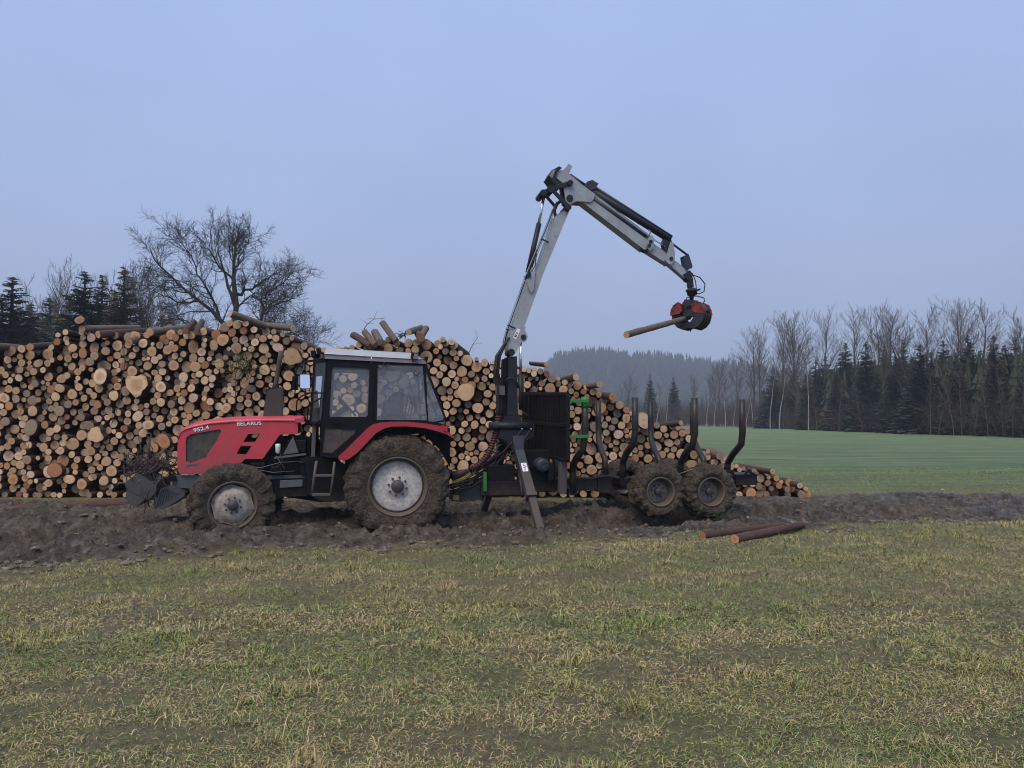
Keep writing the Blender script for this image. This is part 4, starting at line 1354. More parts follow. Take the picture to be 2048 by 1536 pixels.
# fender of the rear wheel: red rim strip, black liner
FE = group_part('fender', TR)
fo = [(676.5, 914), (690, 902), (712, 880), (735, 857), (747, 849), (760, 845.5), (785, 843.5), (813, 843.6), (850, 846.5), (882, 852), (895, 862), (908, 874)]
fi = [(908, 877), (893, 869), (880, 864), (850, 856), (813, 852.5), (785, 853), (770, 856), (752, 866), (735, 884), (715, 905), (697, 918), (688, 921), (679, 920)]
MB().prism(uz(fo + fi, 0.03), 0.02, 0.05).build('fender_lip', M['red_clean'], FE, 0.006)
fu = uz(fo, 0.03)
lo_ = [(u + 0.0, z - 0.018) for u, z in fu]
MB().prism(fu + lo_[::-1], 0.05, 0.62).build('fender_top', M['red_clean'], FE)
lu = uz([(688, 921), (715, 906), (752, 868), (785, 855), (813, 854), (850, 858), (880, 866), (905, 879)], 0.06)
l2 = [(u, z - 0.014) for u, z in lu]
MB().prism(lu + l2[::-1], 0.06, 0.64).build('mud_flap', M['black'], FE)
MB().prism(uz([(735, 856), (900, 856), (900, 935), (880, 900), (850, 870), (812, 858), (770, 862), (730, 900), (700, 960), (690, 960), (690, 905)], 0.60), 0.60, 0.64).build('inner_guard', M['black'], FE)
MB().prism(uz([(883, 851), (894, 853), (894, 863), (884, 859)], 0.03), 0.00, 0.05).build('tail_light', M['red_clean'], FE, 0.004)
FE2 = group_part('fender', TR)
MB().prism(fu + lo_[::-1], 1.38, 1.98).build('fender_top', M['red_clean'], FE2)
# mirror on its tube frame
MI = group_part('mirror', TR)
q = L(610, 763, 0.02)
hw, hh = 0.077, 0.112
def rr_rect(w_, h_, r_, n_=5):
    out = []
    for cx_, cz_, a0 in ((w_ - r_, h_ - r_, 0), (-w_ + r_, h_ - r_, 90), (-w_ + r_, -h_ + r_, 180), (w_ - r_, -h_ + r_, 270)):
        for k in range(n_):
            t = math.radians(a0 + 90 * k / (n_ - 1))
            out.append((cx_ + r_ * math.cos(t), cz_ + r_ * math.sin(t)))
    return out
b = MB(); b.prism(rr_rect(hw, hh, 0.025), 0.0, 0.035)
g2 = MB(); g2.prism(rr_rect(hw - 0.006, hh - 0.006, 0.022), -0.003, 0.0)
rotm = Matrix.Rotation(math.radians(14), 3, 'Z') @ Matrix.Rotation(math.radians(-9), 3, 'X')
for bb in (b, g2):
    bb.v = [tuple(rotm @ Vector(p) + q) for p in bb.v]
b.build('mirror_shell', M['black'], MI, 0.004)
g2.build('mirror_glass', M['mirror'], MI)
MB().tube([L(652, 719, 0.30), L(632, 719.5, 0.18), L(614, 722, 0.06), L(610, 727, 0.04), L(610, 748, 0.04)], 0.011, 8).build('mirror_arm', M['black'], MI)
MB().tube([L(646, 786, 0.32), L(625, 786, 0.18), L(611, 786, 0.05), L(610, 778, 0.04)], 0.011, 8).build('mirror_arm', M['black'], MI)
MB().tube([L(642, 796, 0.30), L(624, 806, 0.28), L(617, 814, 0.28), L(615, 830, 0.3), L(614, 846, 0.35), L(628, 848, 0.4), L(640, 840, 0.36)], 0.012, 8).build('hand_rail', M['black'], TR)
MB().tube([L(620, 786, 0.9), L(603, 792, 0.95), L(594, 802, 1.0), L(592, 832, 1.0)], 0.012, 8).build('hand_rail', M['black'], TR)
MB().tube([L(630, 722, 1.5), L(600, 726, 1.7), L(592, 740, 1.75), L(590, 785, 1.75)], 0.012, 8).build('hand_rail', M['black'], TR)
MB().box(tuple(L(584, 780, 1.75)), tuple(L(597, 752, 1.75) + Vector((0, 0.03, 0)))).build('mirror_shell', M['black'], group_part('mirror', TR), 0.006)
# ladder
LD = group_part('ladder', TR)
for pts in ([(633, 922), (628, 955), (624, 990)], [(669, 924), (666, 955), (661, 990)]):
    MB().tube([L(a, c, 0.22) for a, c in pts], 0.020, 8).build('ladder_rail', M['ladder'], LD)
for y_, xa, xb in ((951, 628, 666), (989, 624, 661)):
    q0, q1 = L(xa, y_, 0.22), L(xb, y_, 0.22)
    MB().bar(q0, q1, 0.06, 0.035).build('rung', M['ladder'], LD, 0.004)
# front linkage with blade plates
FB = group_part('front_blade', TR)
pa = [(248, 967), (274, 947), (287, 954), (300, 962), (309, 962), (320, 950), (323, 957), (312, 971), (313, 981), (297, 1000), (257, 980)]
hole = [(306, 966), (308, 963.5), (311, 965), (309, 967.5)]
MB().prism([uz(pa, 0.55), uz(hole, 0.55)[::-1]], 0.55, 0.58).build('side_plate', M['blade'], FB, 0.004)
MB().prism(uz(pa, 0.55), 1.42, 1.45).build('side_plate', M['blade'], FB, 0.004)
p1, p2 = L(256, 982, 0.5), L(289, 999, 0.5)
p3, p4 = L(270, 1014, 0.42), L(254, 998, 0.42)
MB().hexa([tuple(p1), tuple(p2), (p2.x, 1.5, p2.z), (p1.x, 1.5, p1.z)] + [(p1.x - 0.02, 0.48, p1.z + 0.02), (p2.x - 0.01, 0.48, p2.z + 0.02), (p2.x - 0.01, 1.5, p2.z + 0.02), (p1.x - 0.02, 1.5, p1.z + 0.02)]).build('cross_plate', M['blade'], FB)
MB().prism(uz([(255, 981), (290, 999), (270, 1014), (253, 997)], 0.5), 0.46, 1.52).build('cutting_edge', M['blade'], FB, 0.006)
pc = uz([(320, 977), (343, 970), (370, 985), (368, 992), (326, 1019), (307, 1015)], 0.6)
MB().prism(pc, 0.60, 1.40).build('ribbed_plate', M['blade'], FB, 0.006)
for k in range(9):
    t = k / 8
    q0 = L(312 + t * 48, 1014 - t * 28, 0.6); q1 = L(325 + t * 24, 977 - t * 5 + t * t * 12, 0.6)
    MB().bar((q0.x, 0.594, q0.z), (q1.x, 0.594, q1.z), 0.012, 0.012, (0, 1, 0)).build('rib', M['blade'], FB)
MB().bar(L(330, 962, 0.7), L(352, 955, 0.72), 0.08, 0.08).build('link_arm', M['engine'], FB, 0.006)
MB().bar(L(330, 962, 1.3), L(352, 955, 1.3), 0.08, 0.08).build('link_arm', M['engine'], FB, 0.006)
MB().tube([L(318, 966, 0.6), L(318, 966, 1.4)], 0.05, 12).build('pivot_tube', M['wire'], FB)
MB().tube([L(249, 967, 0.57), L(238, 966, 0.56), L(234, 971, 0.56)], 0.016, 8).build('hook', M['blade'], FB)
MB().tube([L(297, 935, 0.9), L(297, 905, 0.9), L(298, 878, 0.9)], 0.024, 8).build('post', M['wire'], FB)
cpt = L(298, 871, 0.9)
MB().tube([cpt + Vector((math.cos(t) * 0.035, 0, math.sin(t) * 0.035)) for t in np.linspace(0, 6.283, 15)], 0.010, 6, False).build('ring', M['blade'], FB)
# heap of wire and brushwood carried on the blade
def heap():
    r = random.Random(4)
    V = MB()
    c0 = L(300, 938, 0.95)
    for k in range(270):
        a, e = r.uniform(0, 6.28), r.uniform(0, 1)
        rad = 0.31 * math.sqrt(e)
        x0, y0 = rad * math.cos(a), rad * math.sin(a) * 1.3
        z0 = r.uniform(-0.12, 0.27) * (1 - rad / 0.42)
        p_ = Vector((c0.x + x0, c0.y + y0, c0.z + z0))
        d_ = Vector((r.gauss(0, 1), r.gauss(0, 1), r.gauss(0, 0.5))).normalized()
        pts_ = [p_]
        for s_ in range(4):
            d_ = (d_ + Vector((r.gauss(0, 0.5), r.gauss(0, 0.5), r.gauss(0, 0.4)))).normalized()
            q_ = pts_[-1] + d_ * r.uniform(0.04, 0.08)
            pts_.append(q_)
        V.tube(pts_, r.uniform(0.004, 0.009), 4)
    for k in range(46):                            # strands hanging down the front
        p_ = L(r.uniform(272, 330), r.uniform(945, 985), r.uniform(0.5, 1.0))
        pts_ = [p_]
        for s_ in range(4):
            pts_.append(pts_[-1] + Vector((r.gauss(0, 0.025), r.gauss(0, 0.02), -r.uniform(0.03, 0.10))))
        V.tube(pts_, r.uniform(0.004, 0.008), 4)
    return V
HP = mthing('wire_heap', 'tangled heap of rusty wire and twigs on the tractor\'s front blade', 'wire heap', tuple(L(300, 955, 0.95)))
heap().build('tangle', M['wire'], HP)['kind'] = 'stuff'

# ------------------------------------------------------------------ forestry trailer
TL = mthing('forestry_trailer', 'black forestry trailer with bent stakes hitched behind the red tractor', 'trailer', (7.0, 1.0, 0.0))
w1, w2 = L(1322, 984, 0.05), L(1424, 984, 0.05)
for wc in (w1, w2):
    pass
for k, (wc, v, out_, sd_) in enumerate([(w1, 0.24, -1, 31), (w2, 0.24, -1, 33), (w1, 1.84, 1, 35), (w2, 1.84, 1, 37)]):
    wheel(TL, 'wheel', (wc.x, v, wc.z), 0.428, 0.42, 0.232, 'trailer', 17, 0, 0.06, sd_, out_, 0.7 * k, 0.016)
for v in (0.62, 1.42):
    a_, c_ = w1.x - 0.1, w2.x + 0.1
    MB().hexa([(a_, v - 0.06, w1.z - 0.07), (c_, v - 0.06, w1.z - 0.07), (c_, v + 0.06, w1.z - 0.07), (a_, v + 0.06, w1.z - 0.07),
               (a_ + 0.3, v - 0.06, w1.z + 0.13), (c_ - 0.3, v - 0.06, w1.z + 0.13), (c_ - 0.3, v + 0.06, w1.z + 0.13), (a_ + 0.3, v + 0.06, w1.z + 0.13)]).build('bogie_beam', M['trailer'], TL, 0.01)
for wc in (w1, w2):
    MB().tube([(wc.x, 0.45, wc.z), (wc.x, 1.62, wc.z)], 0.05, 10).build('axle', M['trailer'], TL)
zt, zb = L(1160, 957, 0.85).z, L(1160, 981, 0.85).z
u0, u1 = L(1040, 960, 0.85).x, L(1478, 960, 0.85).x
MB().box((u0, 0.85, zb), (u1, 1.15, zt)).build('main_beam', M['trailer'], TL, 0.008)
q0, q1 = L(1471, 971, 0.72), L(1513, 948, 0.72)
MB().box((q0.x, 0.70, q0.z), (q1.x, 1.30, q1.z)).build('rear_beam', M['trailer'], TL, 0.008)
MB().prism(uz([(1490, 948), (1498, 938), (1513, 951), (1513, 955), (1496, 944), (1494, 949)], 0.7), 0.70, 0.74).build('rear_bracket', M['trailer'], TL)
MB().prism(uz([(1196, 955), (1222, 953), (1222, 984), (1196, 984)], 0.8), 0.80, 1.20).build('bolster_block', M['trailer'], TL, 0.008)
# heap of bark litter on the beam
V = MB()
rr_ = random.Random(9)
for k in range(160):
    p = Vector((rr_.uniform(u0 + 0.7, w2.x), rr_.uniform(0.83, 1.17), zt + rr_.uniform(0.0, 0.02)))
    a = rr_.uniform(0, 6.28)
    d = Vector((math.cos(a), math.sin(a), rr_.uniform(-0.2, 0.2))) * rr_.uniform(0.02, 0.05)
    V.bar(p, p + d, 0.02, 0.006)
BL = mthing('bark_litter', 'reddish bark crumbs lying on the trailer beam', 'bark litter', ((u0 + u1) / 2, 1.0, zt))
BL['kind'] = 'stuff'
V.build('crumbs', M['bark_red'], BL)['kind'] = 'stuff'
# bunks: bent stakes, near and far
STK = [((1170, 795), (1171, 868), (1160, 900), (1132, 919), (1125, 932), (1124, 984)),
       ((1270, 795), (1271, 862), (1264, 888), (1244, 906), (1238, 925), (1237, 962)),
       ((1389, 796), (1390, 866), (1383, 888), (1361, 908), (1354, 925), (1353, 945)),
       ((1484, 799), (1490, 866), (1484, 888), (1462, 908), (1453, 925), (1450, 945))]
VST = [0.02, 0.02, 0.08, 0.32, 0.52, 0.55]
STAKES = []
for k, pts in enumerate(STK):
    vv = VST if k else [0.04, 0.04, 0.10, 0.30, 0.42, 0.42]
    near = [L(a, c, v) for (a, c), v in zip(pts, vv)]
    um = near[0].x if k else near[0].x
    near = [Vector((um if i < 2 else p.x * 0.35 + um * 0.65, p.y, p.z)) for i, p in enumerate(near)]
    def smoothpath(P):
        out = [P[0]]
        for i in range(1, len(P) - 1):
            out += [P[i].lerp(P[i - 1], 0.28), P[i], P[i].lerp(P[i + 1], 0.28)]
        return out + [P[-1]]
    MB().tube(smoothpath(near), 0.056, 14).build('stake', M['stake'], TL)
    far = [Vector((p.x, 2.0 - p.y, p.z)) for p in near]
    MB().tube(smoothpath(far), 0.056, 14).build('stake', M['stake'], TL)
    zb_ = near[-1].z
    MB().box((near[-1].x - 0.07, 0.42, zb_ - 0.06), (near[-1].x + 0.07, 1.58, zb_ + 0.05)).build('bolster', M['trailer'], TL, 0.008)
    STAKES.append(near)
# green sleeve and ties of the first stake
s0 = STAKES[0]
MB().tube([s0[0] + Vector((0, 0, 0.01)), s0[0] - Vector((0, 0, 0.17))], 0.061, 14).build('green_sleeve', M['green'], TL)
for yy in (802, 873):
    q = L(1138, yy, 0.06)
    MB().bar((q.x, 0.0, q.z), (s0[0].x + 0.05, -0.01, q.z), 0.045, 0.052).build('green_tie', M['green'], TL, 0.004)
# headboard: corrugated guard across the trailer
hb = [L(1135, 788, 0.06), L(1136, 921, 0.06), L(1049, 903, 2.0), L(1047, 787, 2.0)]
HB = group_part('headboard', TL)
tr_, br_, bl_, tl_ = hb
MB().hexa(quad4(tr_, br_, bl_, tl_, 0.012)).build('guard_sheet', M['trailer'], HB)
for k in range(29):
    t = (k + 0.5) / 29
    p, q = tr_.lerp(tl_, t), br_.lerp(bl_, t)
    MB().bar(p - Vector((0.012, 0, 0)), q - Vector((0.012, 0, 0)), 0.03, 0.022, (1, 0, 0)).build('guard_rib', M['trailer'], HB)
for p, q in ((tr_, br_), (tl_, bl_), (tr_, tl_), (br_, bl_), (tr_.lerp(br_, 0.48), tl_.lerp(bl_, 0.48))):
    MB().bar(p, q, 0.07, 0.06, (1, 0, 0) if abs(p.z - q.z) > 0.5 else (0, 0, 1)).build('guard_frame', M['trailer'], HB, 0.006)
MB().bar(L(1126, 921, 0.35), L(1124, 986, 0.42), 0.12, 0.13, (0, 1, 0)).build('headboard_post', M['ladder'], TL, 0.006)
# oil tank and valve clutter under the headboard
c0 = L(1087, 931, 0.45)
MB().lathe([(0, 0), (0.03, -0.012), (0.095, 0), (0.115, 0.02), (0.118, 0.3), (0.118, 0.7), (0, 0.7)], c0, (0, 1, 0), 28).build('oil_drum', M['leg'], TL)
for (a, c, d, e, v0, v1) in [(1050, 930, 1112, 985, 0.7, 1.35), (1044, 900, 1100, 940, 0.75, 1.3), (962, 962, 1058, 992, 0.78, 1.2), (975, 930, 1030, 970, 0.8, 1.25), (1096, 925, 1108, 962, 0.5, 0.55)]:
    q0, q1 = L(a, e, v0), L(d, c, v0)
    MB().box((q0.x, v0, q0.z), (q1.x, v1, q1.z)).build('hydraulic_block', M['trailer'], TL, 0.015)
MB().prism(uz([(903, 986), (925, 984), (966, 967), (968, 1000), (903, 1001)], 0.88), 0.88, 1.12).build('drawbar', M['leg'], TL, 0.008)
MB().prism(uz([(964, 985), (1062, 985), (1062, 993), (964, 993)], 0.84), 0.84, 1.16).build('frame_rail', M['trailer'], TL, 0.008)
MB().prism(uz([(906, 990), (918, 990), (918, 1000), (906, 1000)], 0.875), 0.872, 0.878).build('warning_label', M['yellow'], TL)
MB().prism(uz([(967, 944.5), (973, 944.5), (973, 982), (967, 982)], 0.70), 0.70, 0.74).build('green_bar', M['green'], TL, 0.004)
rg = random.Random(12)
for k in range(16):
    y_ = rg.uniform(966, 985)
    pts = [(900, y_ + 2), (925 + rg.uniform(-5, 5), y_ - 4), (945, y_ - rg.uniform(8, 16)), (965, y_ - rg.uniform(18, 30)), (990 + rg.uniform(-10, 10), 930 + rg.uniform(-12, 12)), (1015, 905 + rg.uniform(-15, 15))]
    v = rg.uniform(0.72, 1.1)
    MB().tube(smoothpath([L(a, c, v + 0.03 * j) for j, (a, c) in enumerate(pts)]), 0.011, 6).build('hose', M['rubber'], TL)
MB().tube([L(903, 953, 0.85), L(925, 946, 0.88), L(944, 943, 0.9)], [0.085, 0.06, 0.055], 12).build('shaft_guard', M['hose_purple'], TL)
MB().tube([L(944, 943, 0.9), L(975, 925, 0.95), L(1000, 905, 1.0)], 0.04, 10).build('drive_shaft', M['hose_purple'], TL)
def coil(path, r0, rw, turns, nper=10):
    P = [Vector(p) for p in path]
    d = [0]
    for i in range(1, len(P)):
        d.append(d[-1] + (P[i] - P[i - 1]).length)
    out = []
    n_ = turns * nper
    for k in range(n_ + 1):
        s_ = d[-1] * k / n_
        i = max(j for j in range(len(P)) if d[j] <= s_ + 1e-9)
        i = min(i, len(P) - 2)
        t = (s_ - d[i]) / (d[i + 1] - d[i])
        p = P[i].lerp(P[i + 1], t)
        ax = (P[i + 1] - P[i]).normalized()
        x = ax.cross(Vector((0, 1, 0))).normalized()
        y = ax.cross(x)
        a = 2 * math.pi * k / nper
        out.append(p + (x * math.cos(a) + y * math.sin(a)) * r0)
    return MB().tube(out, rw, 5)
coil([L(905, 966, 0.8), L(928, 957, 0.82), L(951, 941, 0.85)], 0.022, 0.012, 16).build('coil_cable', M['yellow'], TL)
MB().tube([L(958, 942, 0.9), L(985, 905, 0.9), L(1000, 890, 0.9), L(1012, 886, 0.9)], 0.012, 6).build('hose', M['grey_steel'], TL)
# litter branch on the rear tyre
BR = mthing('branch', 'mossy branch lying across the rear trailer tyre', 'branch', tuple(L(1410, 940, 0.3)))
MB().tube([L(1358, 948, 0.2), L(1385, 939, 0.22), L(1410, 936, 0.25), L(1430, 940, 0.3), L(1452, 942, 0.35)], [0.010, 0.017, 0.018, 0.016, 0.010], 7).build('stem', M['bark_grey'], BR)

# ------------------------------------------------------------------ crane
CR = mthing('timber_crane', 'grey hydraulic timber crane with folded boom standing on the trailer front', 'crane', (L(1020, 880, 1.0).x, 1.0, 0.6))
VC = 0.90                                       # near face of the boom
def pl(pts, v0, v1, name, mat_, parent=CR, bev=0.006, vref=VC):
    return MB().prism(uz(pts, vref), v0, v1).build(name, mat_, parent, bev)
BASE = group_part('crane_base', CR)
pl([(1000, 848), (1066, 848), (1066, 872), (1050, 880), (1045, 900), (1022, 900), (1010, 880), (999, 876)], 0.72, 1.28, 'base_block', M['boom_dark'], BASE, 0.012, 0.75)
a, c = L(978, 852, 0.74), L(1062, 852, 0.74)
MB().tube([a, c], 0.065, 16).build('slew_cylinder', M['boom_dark'], BASE)
for (x_, y_) in ((1044, 858), (1062, 858)):
    q = L(x_, y_, 0.66)
    MB().tube([q, q + Vector((0, 0.05, 0))], 0.016, 10).build('hose_fitting', M['chrome'], BASE)
    MB().tube(smoothpath([q, L(x_ - 12, y_ + 18, 0.62), L(x_ - 40, y_ + 48, 0.64), L(x_ - 60, y_ + 62, 0.72)]), 0.012, 6).build('hose', M['rubber'], BASE)
pl([(1003, 838), (1040, 838), (1042, 849), (1000, 849)], 0.76, 1.24, 'flange', M['boom_dark'], BASE, 0.006, 0.8)
MAST = group_part('mast', CR)
pl([(1015.5, 714), (1032, 714), (1034, 838), (1014, 838)], VC - 0.04, 1.14, 'column', M['boom_dark'], MAST, 0.01)
pl([(1007, 718), (1014.5, 716), (1013, 838), (1005, 838)], VC + 0.02, 1.08, 'column_side', M['black'], MAST, 0.006)
pl([(1006, 831), (1038, 831), (1038, 837), (1006, 837)], VC - 0.07, 1.17, 'collar', M['boom_dark'], MAST, 0.006)
pl([(993, 771), (1008, 773), (1008, 790), (993, 790)], VC - 0.05, 1.0, 'hose_clamp', M['grey_steel'], MAST, 0.004)
rg = random.Random(3)
for k in range(10):                                # hose bundle beside the mast
    e = rg.uniform(-5, 5)
    v = rg.uniform(0.82, 1.02)
    pts = [(1020 + e * 0.4, 672 + rg.uniform(-4, 4)), (1008 + e * 0.5, 692), (997 + e, 712), (993 + e * 1.1, 745), (998 + e, 775), (999 + e, 810), (997 + e, 850)]
    MB().tube(smoothpath([L(a, c, v) for a, c in pts]), 0.017, 6).build('hose', M['rubber'], CR)
HR = [L(997, 832, 0.8), L(994, 852, 0.8), L(990, 872, 0.8), L(983, 895, 0.78), L(972, 915, 0.76), L(955, 932, 0.74), L(940, 940, 0.74)]
MB().tube(smoothpath(HR), 0.042, 10).build('hose_bundle', M['rubber'], CR)
coil(HR, 0.046, 0.014, 24).build('hose_wrap', M['hose_red'], CR)
MB().tube(smoothpath([L(1008, 765, 0.84), L(1018, 756, 0.82), L(1028, 757, 0.82), L(1038, 775, 0.82)]), 0.014, 6).build('hose', M['rubber'], CR)
LC = group_part('lift_cylinder', CR)
MB().tube([L(1041, 748, 0.86), L(1042, 820, 0.86)], 0.042, 16).build('barrel', M['boom_dark'], LC)
MB().tube([L(1042, 676, 0.90), L(1041, 750, 0.86)], 0.022, 14).build('piston_rod', M['chrome'], LC)
MB().tube([L(1046, 749, 0.80), L(1047, 818, 0.80)], 0.012, 8).build('feed_pipe', M['boom_dark'], LC)
MB().tube([L(1034, 817, 0.80), L(1058, 833, 0.78)], 0.006, 6).build('hand_lever', M['grey_steel'], CR)
# first boom
B1 = group_part('inner_boom', CR)
pl([(1018, 660), (1050, 655), (1048, 661), (1049, 663), (1054, 674), (1050, 682.5), (1041, 685), (1030, 707), (1023, 713), (1017, 708), (1014, 687)], VC - 0.05, VC - 0.01, 'pivot_plate', M['boom'], B1, 0.006)
pl([(1018, 660), (1050, 655), (1048, 661), (1049, 663), (1054, 674), (1050, 682.5), (1041, 685), (1030, 707), (1023, 713), (1017, 708), (1014, 687)], 1.14, 1.18, 'pivot_plate', M['boom'], B1, 0.006)
pl([(1020, 660), (1052, 563), (1064, 566), (1110, 432), (1136, 414), (1141, 414), (1087, 547), (1048, 657), (1042, 668)], VC, 1.13, 'boom_box', M['boom'], B1, 0.012)
for (x_, y_, rr2) in ((1023, 704, 0.055), (1047, 674, 0.045)):
    q = L(x_, y_, VC - 0.07)
    MB().tube([q, q + Vector((0, 0.34, 0))], rr2, 18).build('pin', M['boom_dark'], B1)
pl([(1052, 562), (1059, 547), (1064, 543), (1069, 545), (1067, 580), (1062, 586), (1058, 580)], VC - 0.035, VC - 0.003, 'ear_plate', M['boom'], B1, 0.004)
q = L(1058, 550, VC - 0.06)
MB().tube([q, q + Vector((0, 0.25, 0))], 0.04, 14).build('pin', M['boom_dark'], B1)
for k in range(3):                                 # pipes along the back of the boom
    dx = -3.2 * k - 2.0
    MB().tube(smoothpath([L(1014 + dx, 686, VC + 0.04), L(1021 + dx, 658, VC + 0.04), L(1056 + dx, 560, VC + 0.05), L(1105 + dx * 0.8, 436, VC + 0.06), L(1110 + dx * 0.6, 418, VC + 0.06)]), 0.009, 6).build('pipe', M['boom'] if k != 1 else M['boom_dark'], B1)
for y_, x_ in ((652, 1021), (660, 1018), (480, 1088), (545, 1062)):
    MB().bar(L(x_ - 6, y_ - 2, VC - 0.006), L(x_ + 9, y_ + 4, VC - 0.006), 0.02, 0.02).build('pipe_clamp', M['boom_dark'], B1)
MB().prism(uz([(1034.5, 656.5), (1041, 659.5), (1032.5, 679), (1026, 675.5)], VC - 0.05), VC - 0.054, VC - 0.051).build('sticker', M['letter'], B1)
for (xa, ya, xb, yb) in ((1028.5, 672, 1033, 674), (1029.7, 669, 1034, 671), (1031, 674, 1032.5, 669.5), (1032, 665, 1036, 667)):
    p_, q_ = L(xa, ya, VC - 0.057), L(xb, yb, VC - 0.057)
    MB().bar(p_, q_, 0.003, 0.012, (0, 0, 1)).build('print', M['letter_dark'], B1)
C2 = group_part('boom_cylinder', CR)
MB().tube([L(1056, 545, VC + 0.10), L(1078, 447, VC + 0.10)], 0.046, 16).build('barrel', M['boom_dark'], C2)
MB().tube([L(1077, 450, VC + 0.10), L(1089, 388, VC + 0.10)], 0.026, 14).build('piston_rod', M['chrome'], C2)
MB().tube(smoothpath([L(1064, 535, VC), L(1070, 512, VC), L(1073, 500, VC), L(1071, 530, VC), L(1062, 545, VC)]), 0.01, 6).build('hose', M['rubber'], C2)
LK = group_part('linkage', CR)
for v in (VC - 0.05, 1.10):
    MB().bar(L(1086, 385, v), L(1142, 365, v), 0.035, 0.075, (0, 0, 1)).build('link', M['boom_dark'], LK, 0.006)
    MB().bar(L(1103, 378, v - 0.03), L(1137, 414, v - 0.03), 0.03, 0.07, (0, 0, 1)).build('link', M['boom_dark'], LK, 0.006)
MB().bar(L(1092, 392, 1.0), L(1112, 415, 1.0), 0.03, 0.05, (0, 0, 1)).build('link', M['boom_dark'], LK, 0.006)
for (x_, y_, r2) in ((1087, 385, 0.055), (1103, 377, 0.065), (1141, 365, 0.05), (1137, 414, 0.055)):
    q = L(x_, y_, VC - 0.10)
    MB().tube([q, q + Vector((0, 0.38, 0))], r2, 16).build('pin', M['boom_dark'], LK)
MB().tube(smoothpath([L(1112, 442, 0.95), L(1109, 420, 0.95), L(1114, 408, 0.95), L(1124, 400, 0.97), L(1128, 380, 1.0)]), 0.028, 8).build('hose', M['rubber'], CR)
MB().tube(smoothpath([L(1109, 432, 0.93), L(1108, 415, 0.93), L(1114, 404, 0.95)]), 0.014, 8).build('hose', M['hose_red'], CR)
# second boom
B2 = group_part('outer_boom', CR)
head = [(1126, 368), (1112, 358), (1113, 347), (1121, 341), (1127, 342), (1137, 328), (1144, 333), (1138, 348), (1165, 370), (1190, 388), (1186, 400), (1180, 404), (1152, 402.5), (1144, 407), (1139, 410), (1131, 402)]
MB().prism(uz(head, VC - 0.02), VC - 0.03, VC - 0.002).build('head_plate', M['boom'], B2, 0.006)
MB().prism(uz(head, VC - 0.02), 1.12, 1.15).build('head_plate', M['boom'], B2, 0.006)
pl([(1096, 354), (1101, 343), (1117, 335.5), (1121, 338), (1113, 347), (1111, 358), (1124, 369), (1120, 376), (1108, 371)], VC - 0.05, 1.20, 'head_guard', M['boom_dark'], B2, 0.01)
pl([(1097, 353), (1102, 343), (1110, 340), (1103, 358)], VC - 0.054, VC - 0.05, 'guard_panel', M['trim'], B2, 0.0)
q = L(1140, 396, VC - 0.05)
MB().tube([q, q + Vector((0, 0.32, 0))], 0.06, 18).build('pin', M['boom_dark'], B2)
top = [(1139, 349), (1302, 473)]
pl([(1136, 352), (1150, 358), (1301, 472), (1304, 480), (1294, 497), (1288, 499), (1164, 404), (1150, 398)], VC, 1.12, 'boom_box', M['boom'], B2, 0.012)
for (vv, nm2) in ((VC - 0.003, 'weld_line'),):
    MB().bar(L(1175, 385, vv), L(1288, 472, vv), 0.008, 0.008).build(nm2, M['trim'], B2)
pl([(1296, 474), (1303, 472), (1308, 480), (1304, 497), (1298, 501), (1292, 494)], VC - 0.03, 1.14, 'end_collar', M['boom'], B2, 0.006)
for (x_, y_) in ((1302, 483), (1299, 491)):
    q = L(x_, y_, VC - 0.045)
    MB().tube([q, q + Vector((0, 0.05, 0))], 0.034, 14).build('pin', M['boom_dark'], B2)
pl([(1283, 494), (1293, 500), (1297, 503), (1290, 504), (1284, 499)], VC + 0.02, 1.0, 'shackle', M['boom_dark'], B2, 0.003)
X1 = group_part('extension', CR)
pl([(1296, 479), (1346, 512), (1342, 525), (1336, 527), (1290, 498)], VC + 0.035, 1.085, 'extension_box', M['boom'], X1, 0.01)
pl([(1330, 520), (1341, 484), (1346, 486), (1350, 508), (1349, 519), (1344, 527), (1338, 528)], VC, VC + 0.03, 'end_plate', M['boom'], X1, 0.006)
pl([(1330, 520), (1341, 484), (1346, 486), (1350, 508), (1349, 519), (1344, 527), (1338, 528)], 1.09, 1.12, 'end_plate', M['boom'], X1, 0.006)
q = L(1343, 517, VC - 0.015)
MB().tube([q, q + Vector((0, 0.3, 0))], 0.035, 14).build('pin', M['boom_dark'], X1)
pl([(1344, 515), (1381, 542), (1378, 552), (1372, 555), (1338, 526)], VC + 0.055, 1.065, 'tip_box', M['boom'], X1, 0.01)
pl([(1369, 548), (1381, 540), (1387, 549), (1384, 562), (1377, 560)], VC + 0.03, 1.09, 'tip_head', M['boom_dark'], X1, 0.006)
pl([(1368, 512), (1378, 508), (1386, 532), (1384, 536), (1373, 538)], VC + 0.02, 1.06, 'cover_plate', M['leg'], X1, 0.006)
for (x_a, y_a, x_b, y_b, r2, v, mat_, nm2) in [(1168, 372, 1340, 480, 0.060, VC + 0.05, M['boom_dark'], 'ram_barrel'), (1176, 366, 1344, 474, 0.030, VC + 0.16, M['leg'], 'ram_barrel'), (1160, 378, 1292, 474, 0.040, VC + 0.02, M['leg'], 'ram_barrel'),
                                             (1296, 472, 1332, 494, 0.013, VC + 0.02, M['chrome'], 'piston_rod'), (1340, 484, 1376, 511, 0.020, VC + 0.08, M['boom_dark'], 'piston_rod'), (1140, 350, 1172, 372, 0.030, VC + 0.06, M['leg'], 'ram_rod')]:
    MB().tube([L(x_a, y_a, v), L(x_b, y_b, v)], r2, 14).build(nm2, mat_, B2)
